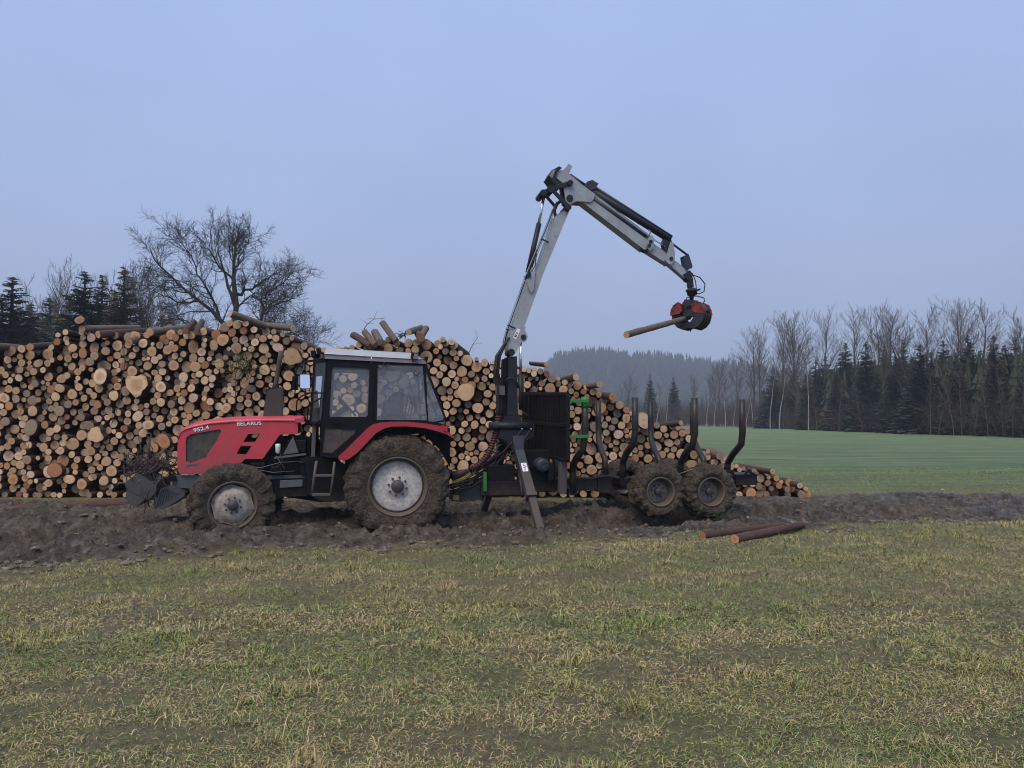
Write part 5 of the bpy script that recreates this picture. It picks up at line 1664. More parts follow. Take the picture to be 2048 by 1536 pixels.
pl([(1171, 374), (1174, 364), (1184, 361), (1196, 368), (1190, 378), (1182, 380)], VC - 0.02, VC + 0.16, 'ram_bracket', M['leg'], B2, 0.006)
pl([(1326, 486), (1331, 474), (1340, 473), (1345, 486), (1336, 494), (1336, 506), (1330, 500)], VC + 0.01, VC + 0.12, 'ram_bracket', M['boom_dark'], B2, 0.006)
MB().tube(smoothpath([L(1296, 460, VC - 0.02), L(1301, 462, VC - 0.03), L(1299, 470, VC - 0.03), L(1294, 474, VC - 0.02)]), 0.012, 6).build('hose', M['grey_steel'], B2)
MB().tube(smoothpath([L(1386, 550, 0.92), L(1400, 555, 0.9), L(1410, 568, 0.9), L(1408, 583, 0.9), L(1398, 588, 0.92), L(1392, 585, 0.95)]), 0.010, 6).build('hose', M['rubber'], CR)
MB().tube(smoothpath([L(1384, 545, 0.93), L(1391, 562, 0.92), L(1393, 580, 0.92), L(1393, 590, 0.94)]), 0.009, 6).build('hose', M['rubber'], CR)
# stabiliser legs, spread to both sides
for sgn, lab in ((0, 'near'), (1, 'far')):
    SG = group_part('stabiliser', CR)
    m_ = (lambda p: Vector(p)) if sgn == 0 else (lambda p: Vector((p[0], 2.0 - p[1] - 0.1, p[2])))
    A, B_, C_ = L(1034, 890, 0.66), L(1062, 993, -0.02), L(1081, 1062, -0.36)
    if sgn:
        A, B_, C_ = L(1006, 890, 1.35), L(980, 985, 1.85), L(966, 1024, 2.1)
        m_ = lambda p: Vector(p)
    MB().bar(m_(A), m_(B_), 0.15, 0.15, (1, 0, 0)).build('outer_leg', M['leg'], SG, 0.008)
    d_ = (B_ - A).normalized()
    MB().bar(m_(B_ - d_ * 0.03), m_(B_ + d_ * 0.03), 0.175, 0.175, (1, 0, 0)).build('leg_collar', M['leg'], SG, 0.006)
    MB().bar(m_(B_ - d_ * 0.2), m_(C_), 0.115, 0.115, (1, 0, 0)).build('inner_leg', M['leg'], SG, 0.006)
    MB().bar(m_(A + Vector((0, 0.02, 0.08))), m_(A + d_ * 0.14), 0.30, 0.20, (1, 0, 0), 0.16, 0.16).build('knee_plate', M['leg'], SG, 0.008)
    if not sgn:
        n_ = d_.cross(Vector((1, 0, 0))).normalized()
        if n_.y > 0: n_ = -n_
        sd_ = d_.cross(n_).normalized()
        mid = A.lerp(B_, 0.50) + n_ * 0.0765
        h_, w_ = 0.085, 0.045
        MB().hexa([tuple(mid + d_ * (sa * h_) + sd_ * (sb * w_) + n_ * k_) for k_ in (0, 0.003) for sa, sb in ((-1, -1), (1, -1), (1, 1), (-1, 1))]).build('sticker', M['letter'], SG)
        for t_, l_, o_ in ((-0.062, 0.03, -0.008), (-0.045, 0.02, 0.01), (-0.03, 0.034, 0.0), (-0.008, 0.03, -0.012), (0.008, 0.036, 0.006), (0.024, 0.028, -0.006), (0.042, 0.034, 0.0), (0.06, 0.02, 0.010)):
            c_ = mid + d_ * t_ + sd_ * o_ + n_ * 0.005
            MB().bar(c_ - sd_ * l_ / 2, c_ + sd_ * l_ / 2, 0.008, 0.003, n_).build('print', M['letter_dark'], SG)
        MB().tube([A + Vector((0.02, 0.05, -0.2)), B_ + Vector((-0.12, 0.08, 0))], 0.03, 10).build('leg_cylinder', M['boom_dark'], SG)

# ------------------------------------------------------------------ grapple hanging from the tip, with its log
GO = L(1382, 566, 0.98)
GP = mthing('grapple', 'black and red log grapple hanging from the crane tip', 'grapple', tuple(GO))
def ring_at(px_, py_):
    return L(px_, py_, 0.98)
ROT = group_part('rotator', GP)
MB().bar(ring_at(1379, 556), ring_at(1381, 575), 0.10, 0.09, (0, 1, 0)).build('link', M['boom_dark'], ROT, 0.01)
c_ = ring_at(1383, 584)
MB().lathe([(0, 0.075), (0.07, 0.07), (0.085, 0.04), (0.105, 0.035), (0.105, 0.01), (0.085, 0.0), (0.075, -0.06), (0.04, -0.08), (0.035, -0.16), (0, -0.16)], c_, (0, 0, 1), 22).build('motor', M['boom_dark'], ROT)
MB().bar(c_ + Vector((0.06, 0, 0.02)), c_ + Vector((0.16, -0.02, 0.05)), 0.05, 0.03).build('lug', M['boom_dark'], ROT)
gc = ring_at(1382, 600)
near_end = L(1253, 669.5, -0.55)
far_end = gc + Vector((0.05, 0.20, -0.285))
ld = (far_end - near_end).normalized()
hx = Vector((ld.x, ld.y, 0)).normalized()              # along the log
wx = Vector((-hx.y, hx.x, 0))                          # jaw opening direction
if wx.y > 0: wx = -wx                                  # towards the camera
def G(a, w_, z):                                       # a along log, w_ towards camera side, z down from gc
    return gc + hx * a + wx * (w_ * 0.70) - Vector((0, 0, z * 1.02))
def gprism(loop, a0, a1, name, mat_, parent, bev=0.006):   # loop of (w, z) extruded along the log
    n = len(loop)
    vs = [tuple(G(a0, w_, z)) for w_, z in loop] + [tuple(G(a1, w_, z)) for w_, z in loop]
    t = tessellate_polygon([[Vector((w_, z, 0)) for w_, z in loop]])
    fs = [tuple(x) for x in t] + [tuple(i + n for i in reversed(x)) for x in t] + [(i, (i + 1) % n, n + (i + 1) % n, n + i) for i in range(n)]
    return MB().add(vs, fs).build(name, mat_, parent, bev)
gprism([(-0.10, 0.01), (0.10, 0.01), (0.19, 0.09), (0.20, 0.20), (0.13, 0.29), (-0.13, 0.29), (-0.20, 0.20), (-0.19, 0.09)], -0.11, 0.11, 'housing', M['grapple'], GP, 0.012)
for a_ in (-0.115, 0.105):
    gprism([(-0.06, 0.12), (0.06, 0.12), (0.06, 0.17), (-0.06, 0.17)], a_, a_ + 0.01, 'housing_slot', M['black'], GP)
for s_, nm in ((1, 'jaw'), (-1, 'jaw')):
    JW = group_part('jaw', GP)
    knee = [(0.14, 0.10), (0.24, 0.06), (0.36, 0.10), (0.43, 0.18), (0.44, 0.26), (0.33, 0.25), (0.22, 0.24), (0.15, 0.20)]
    for a0, a1 in ((-0.20, -0.14), (0.14, 0.20)):
        gprism([(w_ * s_, z) for w_, z in knee], a0, a1, 'jaw_arm', M['grapple_red'], JW, 0.015)
    gprism([(w_ * s_ , z) for w_, z in [(0.22, 0.08), (0.34, 0.11), (0.41, 0.18), (0.41, 0.23), (0.30, 0.22), (0.22, 0.18)]], -0.14, 0.14, 'jaw_bridge', M['grapple'], JW, 0.015)
    claw = [(0.44, 0.25), (0.445, 0.31), (0.40, 0.41), (0.30, 0.49), (0.16, 0.53), (0.02, 0.50), (0.0, 0.46), (0.10, 0.40), (0.18, 0.33), (0.21, 0.24)]
    for a0 in ((-0.19, -0.08, 0.04, 0.15) if s_ > 0 else (-0.135, -0.02, 0.095)):
        gprism([(w_ * s_, z) for w_, z in claw], a0, a0 + 0.035, 'tine', M['grapple'], JW, 0.004)
    gprism([(w_ * s_, z) for w_, z in [(0.40, 0.30), (0.36, 0.39), (0.28, 0.45), (0.20, 0.475), (0.20, 0.46), (0.27, 0.43), (0.34, 0.37), (0.37, 0.30)]], -0.18, 0.18, 'tine_bridge', M['grapple'], JW)
    for a_ in (-0.205, 0.195):
        q = G(a_, 0.36 * s_, 0.16)
        MB().tube([q, q + hx * 0.02], 0.03, 12).build('pin', M['hub'], JW)
MB().tube(smoothpath([gc + Vector((0.02, -0.05, 0.06)), ring_at(1394, 592), ring_at(1408, 596), ring_at(1409, 603), ring_at(1402, 610)]), 0.010, 6).build('hose', M['rubber'], GP)
MB().tube(smoothpath([ring_at(1381, 594), ring_at(1374, 595), ring_at(1371, 602)]), 0.009, 6).build('hose', M['rubber'], GP)
MB().tube([G(0.0, -0.02, 0.49), G(0.0, -0.02, 0.56)], 0.012, 6).build('tine_tip', M['grapple'], GP)
_o = place_log(LOGH, LW(near_end), 0.052, (far_end - near_end).length, LW(far_end) - LW(near_end), TONES['tan'], 'single slim log held up in the crane grapple', None, second=True)

# ------------------------------------------------------------------ trees
def tubes_np(lines, nside):
    """lines: list of (points Nx3, radii N) -> vertices, quads"""
    V, Q, b = [], [], 0
    ang = np.linspace(0, 2 * np.pi, nside, endpoint=False)
    ca, sa = np.cos(ang), np.sin(ang)
    for P, R in lines:
        P = np.asarray(P); n = len(P)
        d = np.gradient(P, axis=0)
        d /= np.linalg.norm(d, axis=1, keepdims=True) + 1e-9
        ref = np.where(np.abs(d[:, 2:3]) > 0.9, np.array([[1.0, 0, 0]]), np.array([[0, 0, 1.0]]))
        x = np.cross(d, ref); x /= np.linalg.norm(x, axis=1, keepdims=True) + 1e-9
        y = np.cross(d, x)
        ring = P[:, None] + (x[:, None] * ca[None, :, None] + y[:, None] * sa[None, :, None]) * np.asarray(R)[:, None, None]
        V.append(ring.reshape(-1, 3))
        i = b + np.arange(n * nside).reshape(n, nside)
        j = np.roll(i, -1, 1)
        Q.append(np.stack([i[:-1], j[:-1], j[1:], i[1:]], -1).reshape(-1, 4))
        b += n * nside
    return np.concatenate(V), np.concatenate(Q)
def grow(seed, H, R, spread, levels, nchild, ratio, up, start, wig=0.18, kids_from=0.25, split=0.6, mintw=0.012, gn=1.0):
    r = random.Random(seed)
    lines = [[] for _ in range(levels + 1)]
    def branch(p, d, length, rad, lev):
        n = max(3, 7 - lev)
        pts, rads = [p.copy()], [rad]
        dd = d.copy()
        for k in range(1, n + 1):
            dd = (dd + Vector((r.gauss(0, wig), r.gauss(0, wig), r.gauss(0, wig) + up * (0.10 + 0.05 * lev)))).normalized()
            pts.append(pts[-1] + dd * length / n)
            rads.append(max(rad * (1 - 0.80 * k / n), mintw * (0.55 if lev == levels else 0.8)))
        lines[lev].append((np.array([tuple(q) for q in pts]), np.array(rads)))
        if lev >= levels:
            return
        nc = nchild[lev]
        t0 = start if lev == 0 else kids_from
        for c in range(nc):
            t = t0 + (1 - t0) * (c + r.uniform(0.2, 0.9)) / nc
            i = min(int(t * n), n - 1)
            f = t * n - i
            q = pts[i].lerp(pts[i + 1], f)
            base = (pts[i + 1] - pts[i]).normalized()
            side = base.orthogonal().normalized()
            side = Matrix.Rotation(c * 2.4 + r.uniform(-0.6, 0.6), 3, base) @ side
            ang = spread[lev] * r.uniform(0.75, 1.25)
            nd = (base * math.cos(ang) + side * math.sin(ang)).normalized()
            ln = length * ratio[lev] * r.uniform(0.7, 1.2) * (1 - 0.45 * t if lev == 0 else 1.0 - 0.35 * t)
            branch(q, nd, ln, max(min(rads[i] * split, rad * 0.7), mintw), lev + 1)
    branch(Vector((0, 0, -0.1)), Vector((r.gauss(0, 0.03), r.gauss(0, 0.03), 1)).normalized(), H, R, 0)
    return lines
def bare_tree_mesh(name, lines, split_at, tmat, cmat, sides=(7, 5, 3, 3, 3)):
    def join(lv):
        VV, QQ, b = [], [], 0
        for k in lv:
            if not lines[k]: continue
            V, Q = tubes_np(lines[k], sides[k])
            VV.append(V); QQ.append(Q + b); b += len(V)
        return np.concatenate(VV), np.concatenate(QQ)
    t = npmesh('trunk', *join(range(split_at)))
    c = npmesh('crown', *join(range(split_at, len(lines))))
    t.materials.append(tmat); c.materials.append(cmat)
    return t, c
def spruce_mesh(seed, H, W, mat_, low=0.06, gaps=0.1, dens=1.0):
    r = random.Random(seed)
    V, T = [], []
    nbr = int(900 * dens)
    for k in range(nbr):
        t = 1 - math.sqrt(r.random())
        t = min(t * 1.02, 0.99)
        z = H * (low + (1 - low) * t)
        lobe = 0.82 + 0.30 * vnoise(np.array([t * 9.0]), np.array([seed * 1.7 + 0.3]), seed)[0]
        ln = (W * (1 - t) ** 0.80 * r.uniform(0.55, 1.12) * lobe + 0.10)
        a = r.uniform(0, 6.283)
        ca, sa = math.cos(a), math.sin(a)
        droop = r.uniform(0.05, 0.55) * (1 - 0.8 * t) - 0.25 * t
        ns = 4
        for s_ in range(ns):
            f0 = s_ / ns
            x0, x1 = ln * f0, ln * (f0 + 1.15 / ns)
            z0, z1 = z - droop * x0 + 0.14 * x0 * f0, z - droop * x1 + 0.14 * x1 * f0
            tw = (0.30 * ln * (1 - 0.55 * f0) + 0.09) * r.uniform(0.6, 1.25)
            for sd_ in (-1, 1):
                b = len(V)
                ex, ey = x0 + tw * r.uniform(0.4, 0.9), sd_ * tw * r.uniform(0.5, 0.9)
                V += [(ca * x0, sa * x0, z0), (ca * x1, sa * x1, z1), (ca * ex - sa * ey, sa * ex + ca * ey, z0 - r.uniform(0.05, 0.45) * tw)]
                T.append((b, b + 1, b + 2))
            b = len(V)
            xm = (x0 + x1) / 2 + r.uniform(-0.1, 0.1)
            V += [(ca * x0, sa * x0, z0 + 0.02), (ca * x1, sa * x1, z1), (ca * xm + r.uniform(-.08, .08), sa * xm + r.uniform(-.08, .08), z0 - tw * r.uniform(0.35, 0.9))]
            T.append((b, b + 1, b + 2))
    for k in range(14):                                  # leading shoot
        a = r.uniform(0, 6.28); z = H * r.uniform(0.94, 1.0); l_ = 0.22 * (1.06 - z / H) / 0.1 + 0.05
        b = len(V)
        V += [(0, 0, z), (0.03, 0.02, z + 0.16), (math.cos(a) * l_, math.sin(a) * l_, z + 0.05)]
        T.append((b, b + 1, b + 2))
    c = npmesh('crown', V, None, T, False)
    c.materials.append(mat_)
    tb = MB().tube([(0, 0, -0.2), (0.02, 0, H * 0.5), (0, 0, H)], [H * 0.016, H * 0.010, 0.02], 7).mesh('trunk')
    tb.materials.append(M['tree_bark'])
    return tb, c
def plant(name, meshes, x, y, scale, rot, label, cat, group=None, z=0.0, lean=0.0):
    o = thing(name, label, cat, (x, y, z), rot, group)
    s_ = scale if isinstance(scale, tuple) else (scale,) * 3
    o.scale = s_
    o.rotation_euler = (lean, 0, rot)
    for nm, me in zip(('trunk', 'crown'), meshes):
        c = bpy.data.objects.new(nm, me)
        C.objects.link(c)
        c.parent = o
    return o
rt = random.Random(77)
def oak_lines(Y):
    """main limbs follow the crown seen in the photograph, each at its own depth; finer wood grows from them"""
    r = random.Random(31)
    K = Y / F
    base = at(474, 850, Y)
    def P(px_, py_, dy):
        return Vector(((px_ - 474) * K, dy, (850 - py_) * K))
    limbs = [([(476, 856), (473, 700), (470, 627), (466, 571), (463, 520), (462, 480), (469, 445), (473, 421)], 0.0, 0.0, 0.34),
             ([(470, 640), (447, 603), (404, 567), (369, 536), (338, 508), (318, 465)], 0.0, -1.8, 0.24),
             ([(468, 660), (430, 650), (397, 630), (352, 599), (318, 590)], 0.2, 1.6, 0.20),
             ([(466, 571), (448, 529), (432, 490), (422, 458), (418, 424)], 0.0, 1.2, 0.17),
             ([(474, 680), (500, 655), (513, 634), (527, 590), (524, 567), (541, 550), (570, 528), (594, 508)], 0.0, -1.2, 0.22),
             ([(468, 548), (485, 538), (499, 529), (524, 508), (546, 486)], 0.0, 1.6, 0.17),
             ([(463, 505), (474, 490), (482, 478), (497, 462), (510, 442)], 0.0, -1.5, 0.12),
             ([(474, 690), (510, 660), (545, 628), (575, 622), (612, 640)], 0.3, 1.0, 0.17),
             ([(440, 598), (430, 560), (415, 529), (400, 500), (388, 470), (372, 440)], -0.4, -2.2, 0.13),
             ([(462, 600), (470, 570), (488, 545), (506, 560), (530, 600), (560, 590)], 0.0, 2.4, 0.10),
             ([(400, 565), (372, 570), (345, 560), (322, 545)], -1.0, -2.6, 0.10),
             ([(463, 520), (445, 500), (436, 470), (444, 440)], 0.0, -2.5, 0.10),
             ([(463, 490), (455, 465), (452, 440), (448, 430)], 0.0, 1.5, 0.08),
             ([(527, 590), (548, 580), (575, 572), (604, 565)], -0.5, -2.0, 0.10),
             ([(430, 650), (400, 668), (370, 660), (340, 640)], 0.6, 2.2, 0.10)]
    lines = [[], [], [], [], []]
    def branch(p, d, length, rad, lev):
        n = 6 - lev if lev < 4 else 3
        pts, rads, dd = [p.copy()], [rad], d.copy()
        for k in range(1, n + 1):
            dd = (dd + Vector((r.gauss(0, 0.24), r.gauss(0, 0.24), r.gauss(0, 0.20) + 0.06))).normalized()
            pts.append(pts[-1] + dd * length / n)
            rads.append(max(rad * (1 - 0.75 * k / n), 0.0065 if lev == 4 else 0.010))
        lines[lev].append((np.array([tuple(q) for q in pts]), np.array(rads)))
        if lev < 4:
            kids(pts, rads, length, lev, {2: 8, 3: 6}[lev], 0.12)
    def kids(pts, rads, length, lev, nc, t0):
        n = len(pts) - 1
        for c in range(nc):
            t = t0 + (1 - t0) * (c + r.uniform(0.1, 0.9)) / nc
            i = min(int(t * n), n - 1)
            q = pts[i].lerp(pts[i + 1], t * n - i)
            bs = (pts[i + 1] - pts[i]).normalized()
            sd_ = Matrix.Rotation(r.uniform(0, 6.283), 3, bs) @ bs.orthogonal().normalized()
            ang = r.uniform(0.45, 1.05)
            ln = {1: 2.35, 2: 1.05, 3: 0.55}[lev] * r.uniform(0.55, 1.25) * (1.1 - 0.35 * t)
            branch(q, (bs * math.cos(ang) + sd_ * math.sin(ang)).normalized(), ln, max(min(rads[i] * 0.42, {1: 0.05, 2: 0.020, 3: 0.010}[lev]), 0.007), lev + 1)
    for j, (pp, d0, d1, rad) in enumerate(limbs):
        n0 = len(pp)
        ctrl = [P(a, c, d0 + (d1 - d0) * k / (n0 - 1)) for k, (a, c) in enumerate(pp)]
        pts = []
        for k in range(n0 - 1):
            for f in (0, 0.5):
                q = ctrl[k].lerp(ctrl[k + 1], f)
                if f or k:
                    q = q + Vector((r.gauss(0, 0.07), r.gauss(0, 0.12), r.gauss(0, 0.07)))
                pts.append(q)
        pts.append(ctrl[-1])
        rads = [max((rad if j == 0 else rad * 0.82) * (1 - 0.88 * (k / (len(pts) - 1)) ** 0.8), 0.018) for k in range(len(pts))]
        lines[0 if j == 0 else 1].append((np.array([tuple(q) for q in pts]), np.array(rads)))
        ln = sum((pts[k + 1] - pts[k]).length for k in range(len(pts) - 1))
        kids(pts, rads, ln, 1, int(ln * (0.6 if j == 0 else 1.7 if j in (3, 6, 11, 12) else 3.1)) + 2, 0.62 if j == 0 else 0.16)
    return lines
OAK = bare_tree_mesh('oak', oak_lines(52.0), 2, M['tree_bark'], M['tree_bark'], (8, 6, 4, 3, 3))
TALL = [bare_tree_mesh('tall', grow(40 + k, 13, 0.16, [0.55, 0.55, 0.6], 3, [22, 10, 7], [0.40, 0.46, 0.42], 0.5, 0.34, 0.06, 0.15, 0.45, 0.011), 1, M['limb'], M['twig'], (6, 3, 3, 3)) for k in range(4)]
ROUND = [bare_tree_mesh('round', grow(60 + k, 8.5, 0.15, [0.62, 0.62, 0.65], 3, [18, 11, 8], [0.56, 0.48, 0.42], 0.6, 0.22, 0.10, 0.15, 0.45, 0.012), 1, M['tree_bark'], M['twig_red' if k == 1 else 'twig'], (6, 3, 3, 3)) for k in range(3)]
BIRCH = [bare_tree_mesh('birch', grow(80 + k, 10, 0.085, [0.45, 0.5, 0.6], 3, [14, 6, 5], [0.24, 0.5, 0.5], 0.5, 0.42, 0.05, 0.25, 0.42, 0.012), 1, M['birch'], M['twig_red'], (6, 3, 3, 3)) for k in range(3)]
THIN = [bare_tree_mesh('thin', grow(90 + k, 9, 0.06, [0.55, 0.6, 0.6], 3, [18, 5, 4], [0.22, 0.5, 0.5], 0.5, 0.10, 0.05, 0.2, 0.45, 0.012), 1, M['stem'], M['twig'], (5, 3, 3, 3)) for k in range(3)]
SPR = [spruce_mesh(5 + k, 10.0, 2.1, M['needles'], 0.05, 0.06) for k in range(3)] + [spruce_mesh(15 + k, 10.0, 1.7, M['needles_brown'], 0.04, 0.10) for k in range(2)]

def tree_top(meshes):
    co = np.zeros(len(meshes[1].vertices) * 3, np.float32)
    meshes[1].vertices.foreach_get('co', co)
    return float(np.quantile(co[2::3], 0.9995))
def by_top(px, py, Y, meshes):                     # scale so that the tree's top meets the photo pixel
    p = at(px, py, Y)
    return p.x, p.z / tree_top(meshes)
# oak and its neighbours behind the stack
plant('oak_tree', OAK, at(474, 800, 52).x, 52, 1.0, 0.0, 'large bare oak with spreading crooked limbs behind the stack', 'tree')
LEFT = [('bare_tree', ROUND[0], 85, 515, 66, 11.8, 'rounded bare tree behind the stack nearest the photo\'s left edge'),
        ('bare_tree', TALL[1], 152, 512, 80, 14.0, 'thin bare tree between the rounded tree and the dark spruces'),
        ('bare_tree', ROUND[1], 252, 497, 74, 11.8, 'reddish bare tree rising over the three dark spruces'),
        ('bare_tree', ROUND[2], 322, 520, 62, 11.8, 'twiggy bare tree just left of the oak'),
        ('bare_tree', TALL[3], 205, 545, 90, 14.0, 'faint bare tree behind the dark spruces'),
        ('bare_tree', ROUND[0], 20, 545, 78, 11.8, 'hazy bare tree over the left-edge spruce'),
        ('bare_tree', ROUND[2], 118, 545, 84, 11.8, 'hazy bare tree between rounded tree and thin tree'),
        ('bare_tree', TALL[0], 285, 545, 82, 14.0, 'pale thin tree between the spruces and the oak'),
        ('bare_tree', ROUND[1], 362, 585, 70, 11.8, 'low reddish tree under the oak\'s left limb'),
        ('bare_tree', ROUND[0], 420, 625, 66, 11.8, 'low twiggy tree at the oak\'s foot'),
        ('bare_tree', ROUND[2], 590, 600, 60, 11.8, 'low twiggy tree right of the oak at the stack crest')]
for k, (nm, me, px_, py_, Y_, unit, lab) in enumerate(LEFT):
    x_, s_ = by_top(px_, py_, Y_, me)
    plant(nm, me, x_, Y_, (s_ * (0.9 if k != 1 else 1.1), s_ * 0.9, s_), k * 1.3, lab, 'tree', 'trees behind the stack')
LS = [(25, 560, 55, 4, 1.5, 'dark spruce cut by the photo\'s left edge'), (-40, 565, 58, 4, 1.4, 'dark spruce half outside the photo\'s left edge'), (170, 548, 60, 0, 1.2, 'pointed green spruce, first of three behind the stack'),
      (205, 556, 61, 4, 0.95, 'middle brownish spruce of three behind the stack'), (250, 545, 58, 3, 1.1, 'third and bushiest spruce of three, next to the oak'), (62, 612, 70, 4, 1.3, 'low brown spruce between the left-edge spruce and bare tree'),
      (140, 610, 66, 3, 1.2, 'low brown spruce before the pointed green spruce'), (285, 620, 64, 4, 1.1, 'low bushy spruce under the oak limbs'), (100, 600, 74, 0, 1.4, 'broad green spruce behind the rounded bare tree'),
      (228, 590, 68, 1, 1.3, 'green spruce filling the gap between brown spruces'), (5, 600, 62, 4, 1.5, 'low brown spruce in the left corner'), (325, 640, 70, 3, 1.4, 'lowest brown spruce left of the oak')]
for k, (px_, py_, Y_, v_, wd_, lab) in enumerate(LS):
    x_, s_ = by_top(px_, py_, Y_, SPR[v_])
    plant('spruce_tree', SPR[v_], x_, Y_, (s_ * wd_ * 1.45, s_ * wd_ * 1.45, s_), k * 0.9, lab, 'tree', 'trees behind the stack')

# wood edge beyond the crop field
def edge_depth(px_):
    return float(np.interp(px_, [1150, 1400, 1480, 1640, 1840, 2048, 2250], [215, 195, 165, 116, 88, 71, 60]))
BT = [(1508, 655), (1523, 636), (1553, 622), (1579, 618), (1608, 614), (1651, 608), (1693, 606), (1742, 608), (1784, 600), (1815, 612), (1843, 598), (1895, 593), (1924, 606), (1951, 593), (1996, 617), (2029, 628), (2090, 610)]
for k, (px_, py_) in enumerate(BT):
    Y_ = edge_depth(px_) * 1.10
    x_, s_ = by_top(px_, py_, Y_, TALL[k % 4] if k % 5 != 4 else ROUND[0])
    plant('tall_bare_tree', TALL[k % 4] if k % 5 != 4 else ROUND[0], x_, Y_, (s_ * rt.uniform(1.0, 1.35),) * 2 + (s_,), k * 1.7, '%s tall bare tree over the wood edge, counted from the grapple side' % ORDN[k], 'tree', 'tall bare trees of the wood edge')
CT = [(1546, 738), (1568, 752), (1589, 736), (1610, 748), (1631, 720), (1651, 712), (1672, 730), (1690, 686), (1712, 728), (1731, 684), (1750, 735), (1768, 692), (1790, 712), (1806, 680), (1824, 715), (1840, 690), (1862, 704), (1886, 682),
      (1910, 706), (1935, 672), (1960, 700), (1987, 672), (2010, 690), (2030, 674), (2060, 684), (2110, 670)]
for k, (px_, py_) in enumerate(CT):
    Y_ = edge_depth(px_) * (1.03 + 0.04 * (k % 3))
    x_, s_ = by_top(px_, py_ + 2, Y_, SPR[(k * 3) % 5])
    plant('spruce_tree', SPR[(k * 3) % 5], x_, Y_, (s_ * rt.uniform(1.15, 1.55),) * 2 + (s_,), k * 1.1, '%s spruce of the wood edge, counted from the grapple side' % ORDN[k], 'tree', 'spruces of the wood edge')
BI = [(1290, 770), (1312, 765), (1330, 772), (1412, 735), (1427, 752), (1450, 742), (1466, 756), (1490, 760), (1505, 748), (1538, 700), (1556, 690), (1614, 700)]
for k, (px_, py_) in enumerate(BI):
    Y_ = edge_depth(px_) * 0.985
    x_, s_ = by_top(px_, py_, Y_, BIRCH[k % 3])
    plant('birch_tree', BIRCH[k % 3], x_, Y_, s_, k * 2.1, '%s white-stemmed birch before the wood edge, counted from the crane side' % ORDN[k], 'tree', 'birches before the wood edge', lean=rt.uniform(-0.10, 0.10))
TT_ = [(1520, 750), (1566, 770), (1588, 765), (1632, 752), (1676, 748), (1700, 755), (1722, 742), (1762, 750), (1796, 738), (1818, 742), (1858, 732), (1874, 738), (1904, 728), (1920, 740), (1946, 722), (1972, 735), (2002, 724), (2022, 735), (2044, 720)]
for k, (px_, py_) in enumerate(TT_):
    Y_ = edge_depth(px_) * 0.99
    x_, s_ = by_top(px_, py_, Y_, THIN[k % 3])
    plant('young_bare_tree', THIN[k % 3], x_, Y_, s_, k * 1.9, '%s slim leafless tree at the crop field margin, counted from the grapple side' % ORDN[k], 'tree', 'slim trees at the field margin')
MT = [(1252, 742, ROUND[0], 11.8, 230, 'fan-shaped bare tree below the misty hill'), (1432, 708, ROUND[1], 11.8, 200, 'tall forked bare tree between the two right stakes'), (1385, 745, TALL[2], 14.0, 225, 'thin bare tree beside the forked one under the hill'),
      (1300, 760, SPR[0], 10.0, 205, 'lone dark spruce below the hill, left of the pair'), (1347, 764, SPR[1], 10.0, 208, 'lone dark spruce below the hill, right of the pair'), (1475, 700, TALL[0], 14.0, 190, 'bare tree marking the near end of the wood')]
for k, (px_, py_, me, unit, Y_, lab) in enumerate(MT):
    x_, s_ = by_top(px_, py_, Y_, me)
    plant('spruce_tree' if 'spruce' in lab else 'bare_tree', me, x_, Y_, s_ * (1.1 if 'spruce' in lab else 1.0), k * 1.4, lab, 'tree')
# leafless undergrowth filling the wood edge and the thicket below the hill
def undergrowth(name, n, rng_px, dep, hgt, mat_, lab, seed, fixed=None):
    r = np.random.default_rng(seed)
    lines = []
    for k in range(n):
        px_ = r.uniform(*rng_px)
        Y_ = (fixed or edge_depth(px_)) * r.uniform(*dep)
        x_ = (px_ - 1024) / F * Y_
        h = hgt * r.uniform(0.35, 1.15) * edge_depth(px_) / 110 * 1.0 if hgt < 3 else hgt * r.uniform(0.4, 1.1)
        for j in range(5):
            d = np.array([r.normal(0, 0.28), r.normal(0, 0.28), 1.0]); d /= np.linalg.norm(d)
            p0 = np.array([x_ + r.normal(0, 0.4), Y_ + r.normal(0, 0.4), h * r.uniform(0, 0.35)])
            p1 = p0 + d * h * 0.35 + r.normal(0, 0.08, 3)
            p2 = p1 + (d + r.normal(0, 0.3, 3)) * h * 0.32
            w = 0.00013 * Y_
            lines.append((np.stack([p0, p1, p2]), np.array([w * 1.6, w, w * 0.5])))
    V, Q = tubes_np(lines, 3)
    tag(obj(name, npmesh(name, V, Q), mat_), lab, 'undergrowth', kind='stuff')
undergrowth('undergrowth', 620, (1500, 2230), (0.985, 1.06), 4.6, M['brush'], 'leafless brown undergrowth filling the wood edge', 1)
undergrowth('thicket', 1300, (1180, 1520), (1.0, 1.25), 7.5, M['twig_red'], 'reddish leafless thicket below the misty hill', 2)
undergrowth('undergrowth', 900, (-120, 345), (0.80, 1.1), 8.4, M['brush_grey'], 'grey-brown leafless brush filling gaps behind the left of the stack', 3, 64.0)
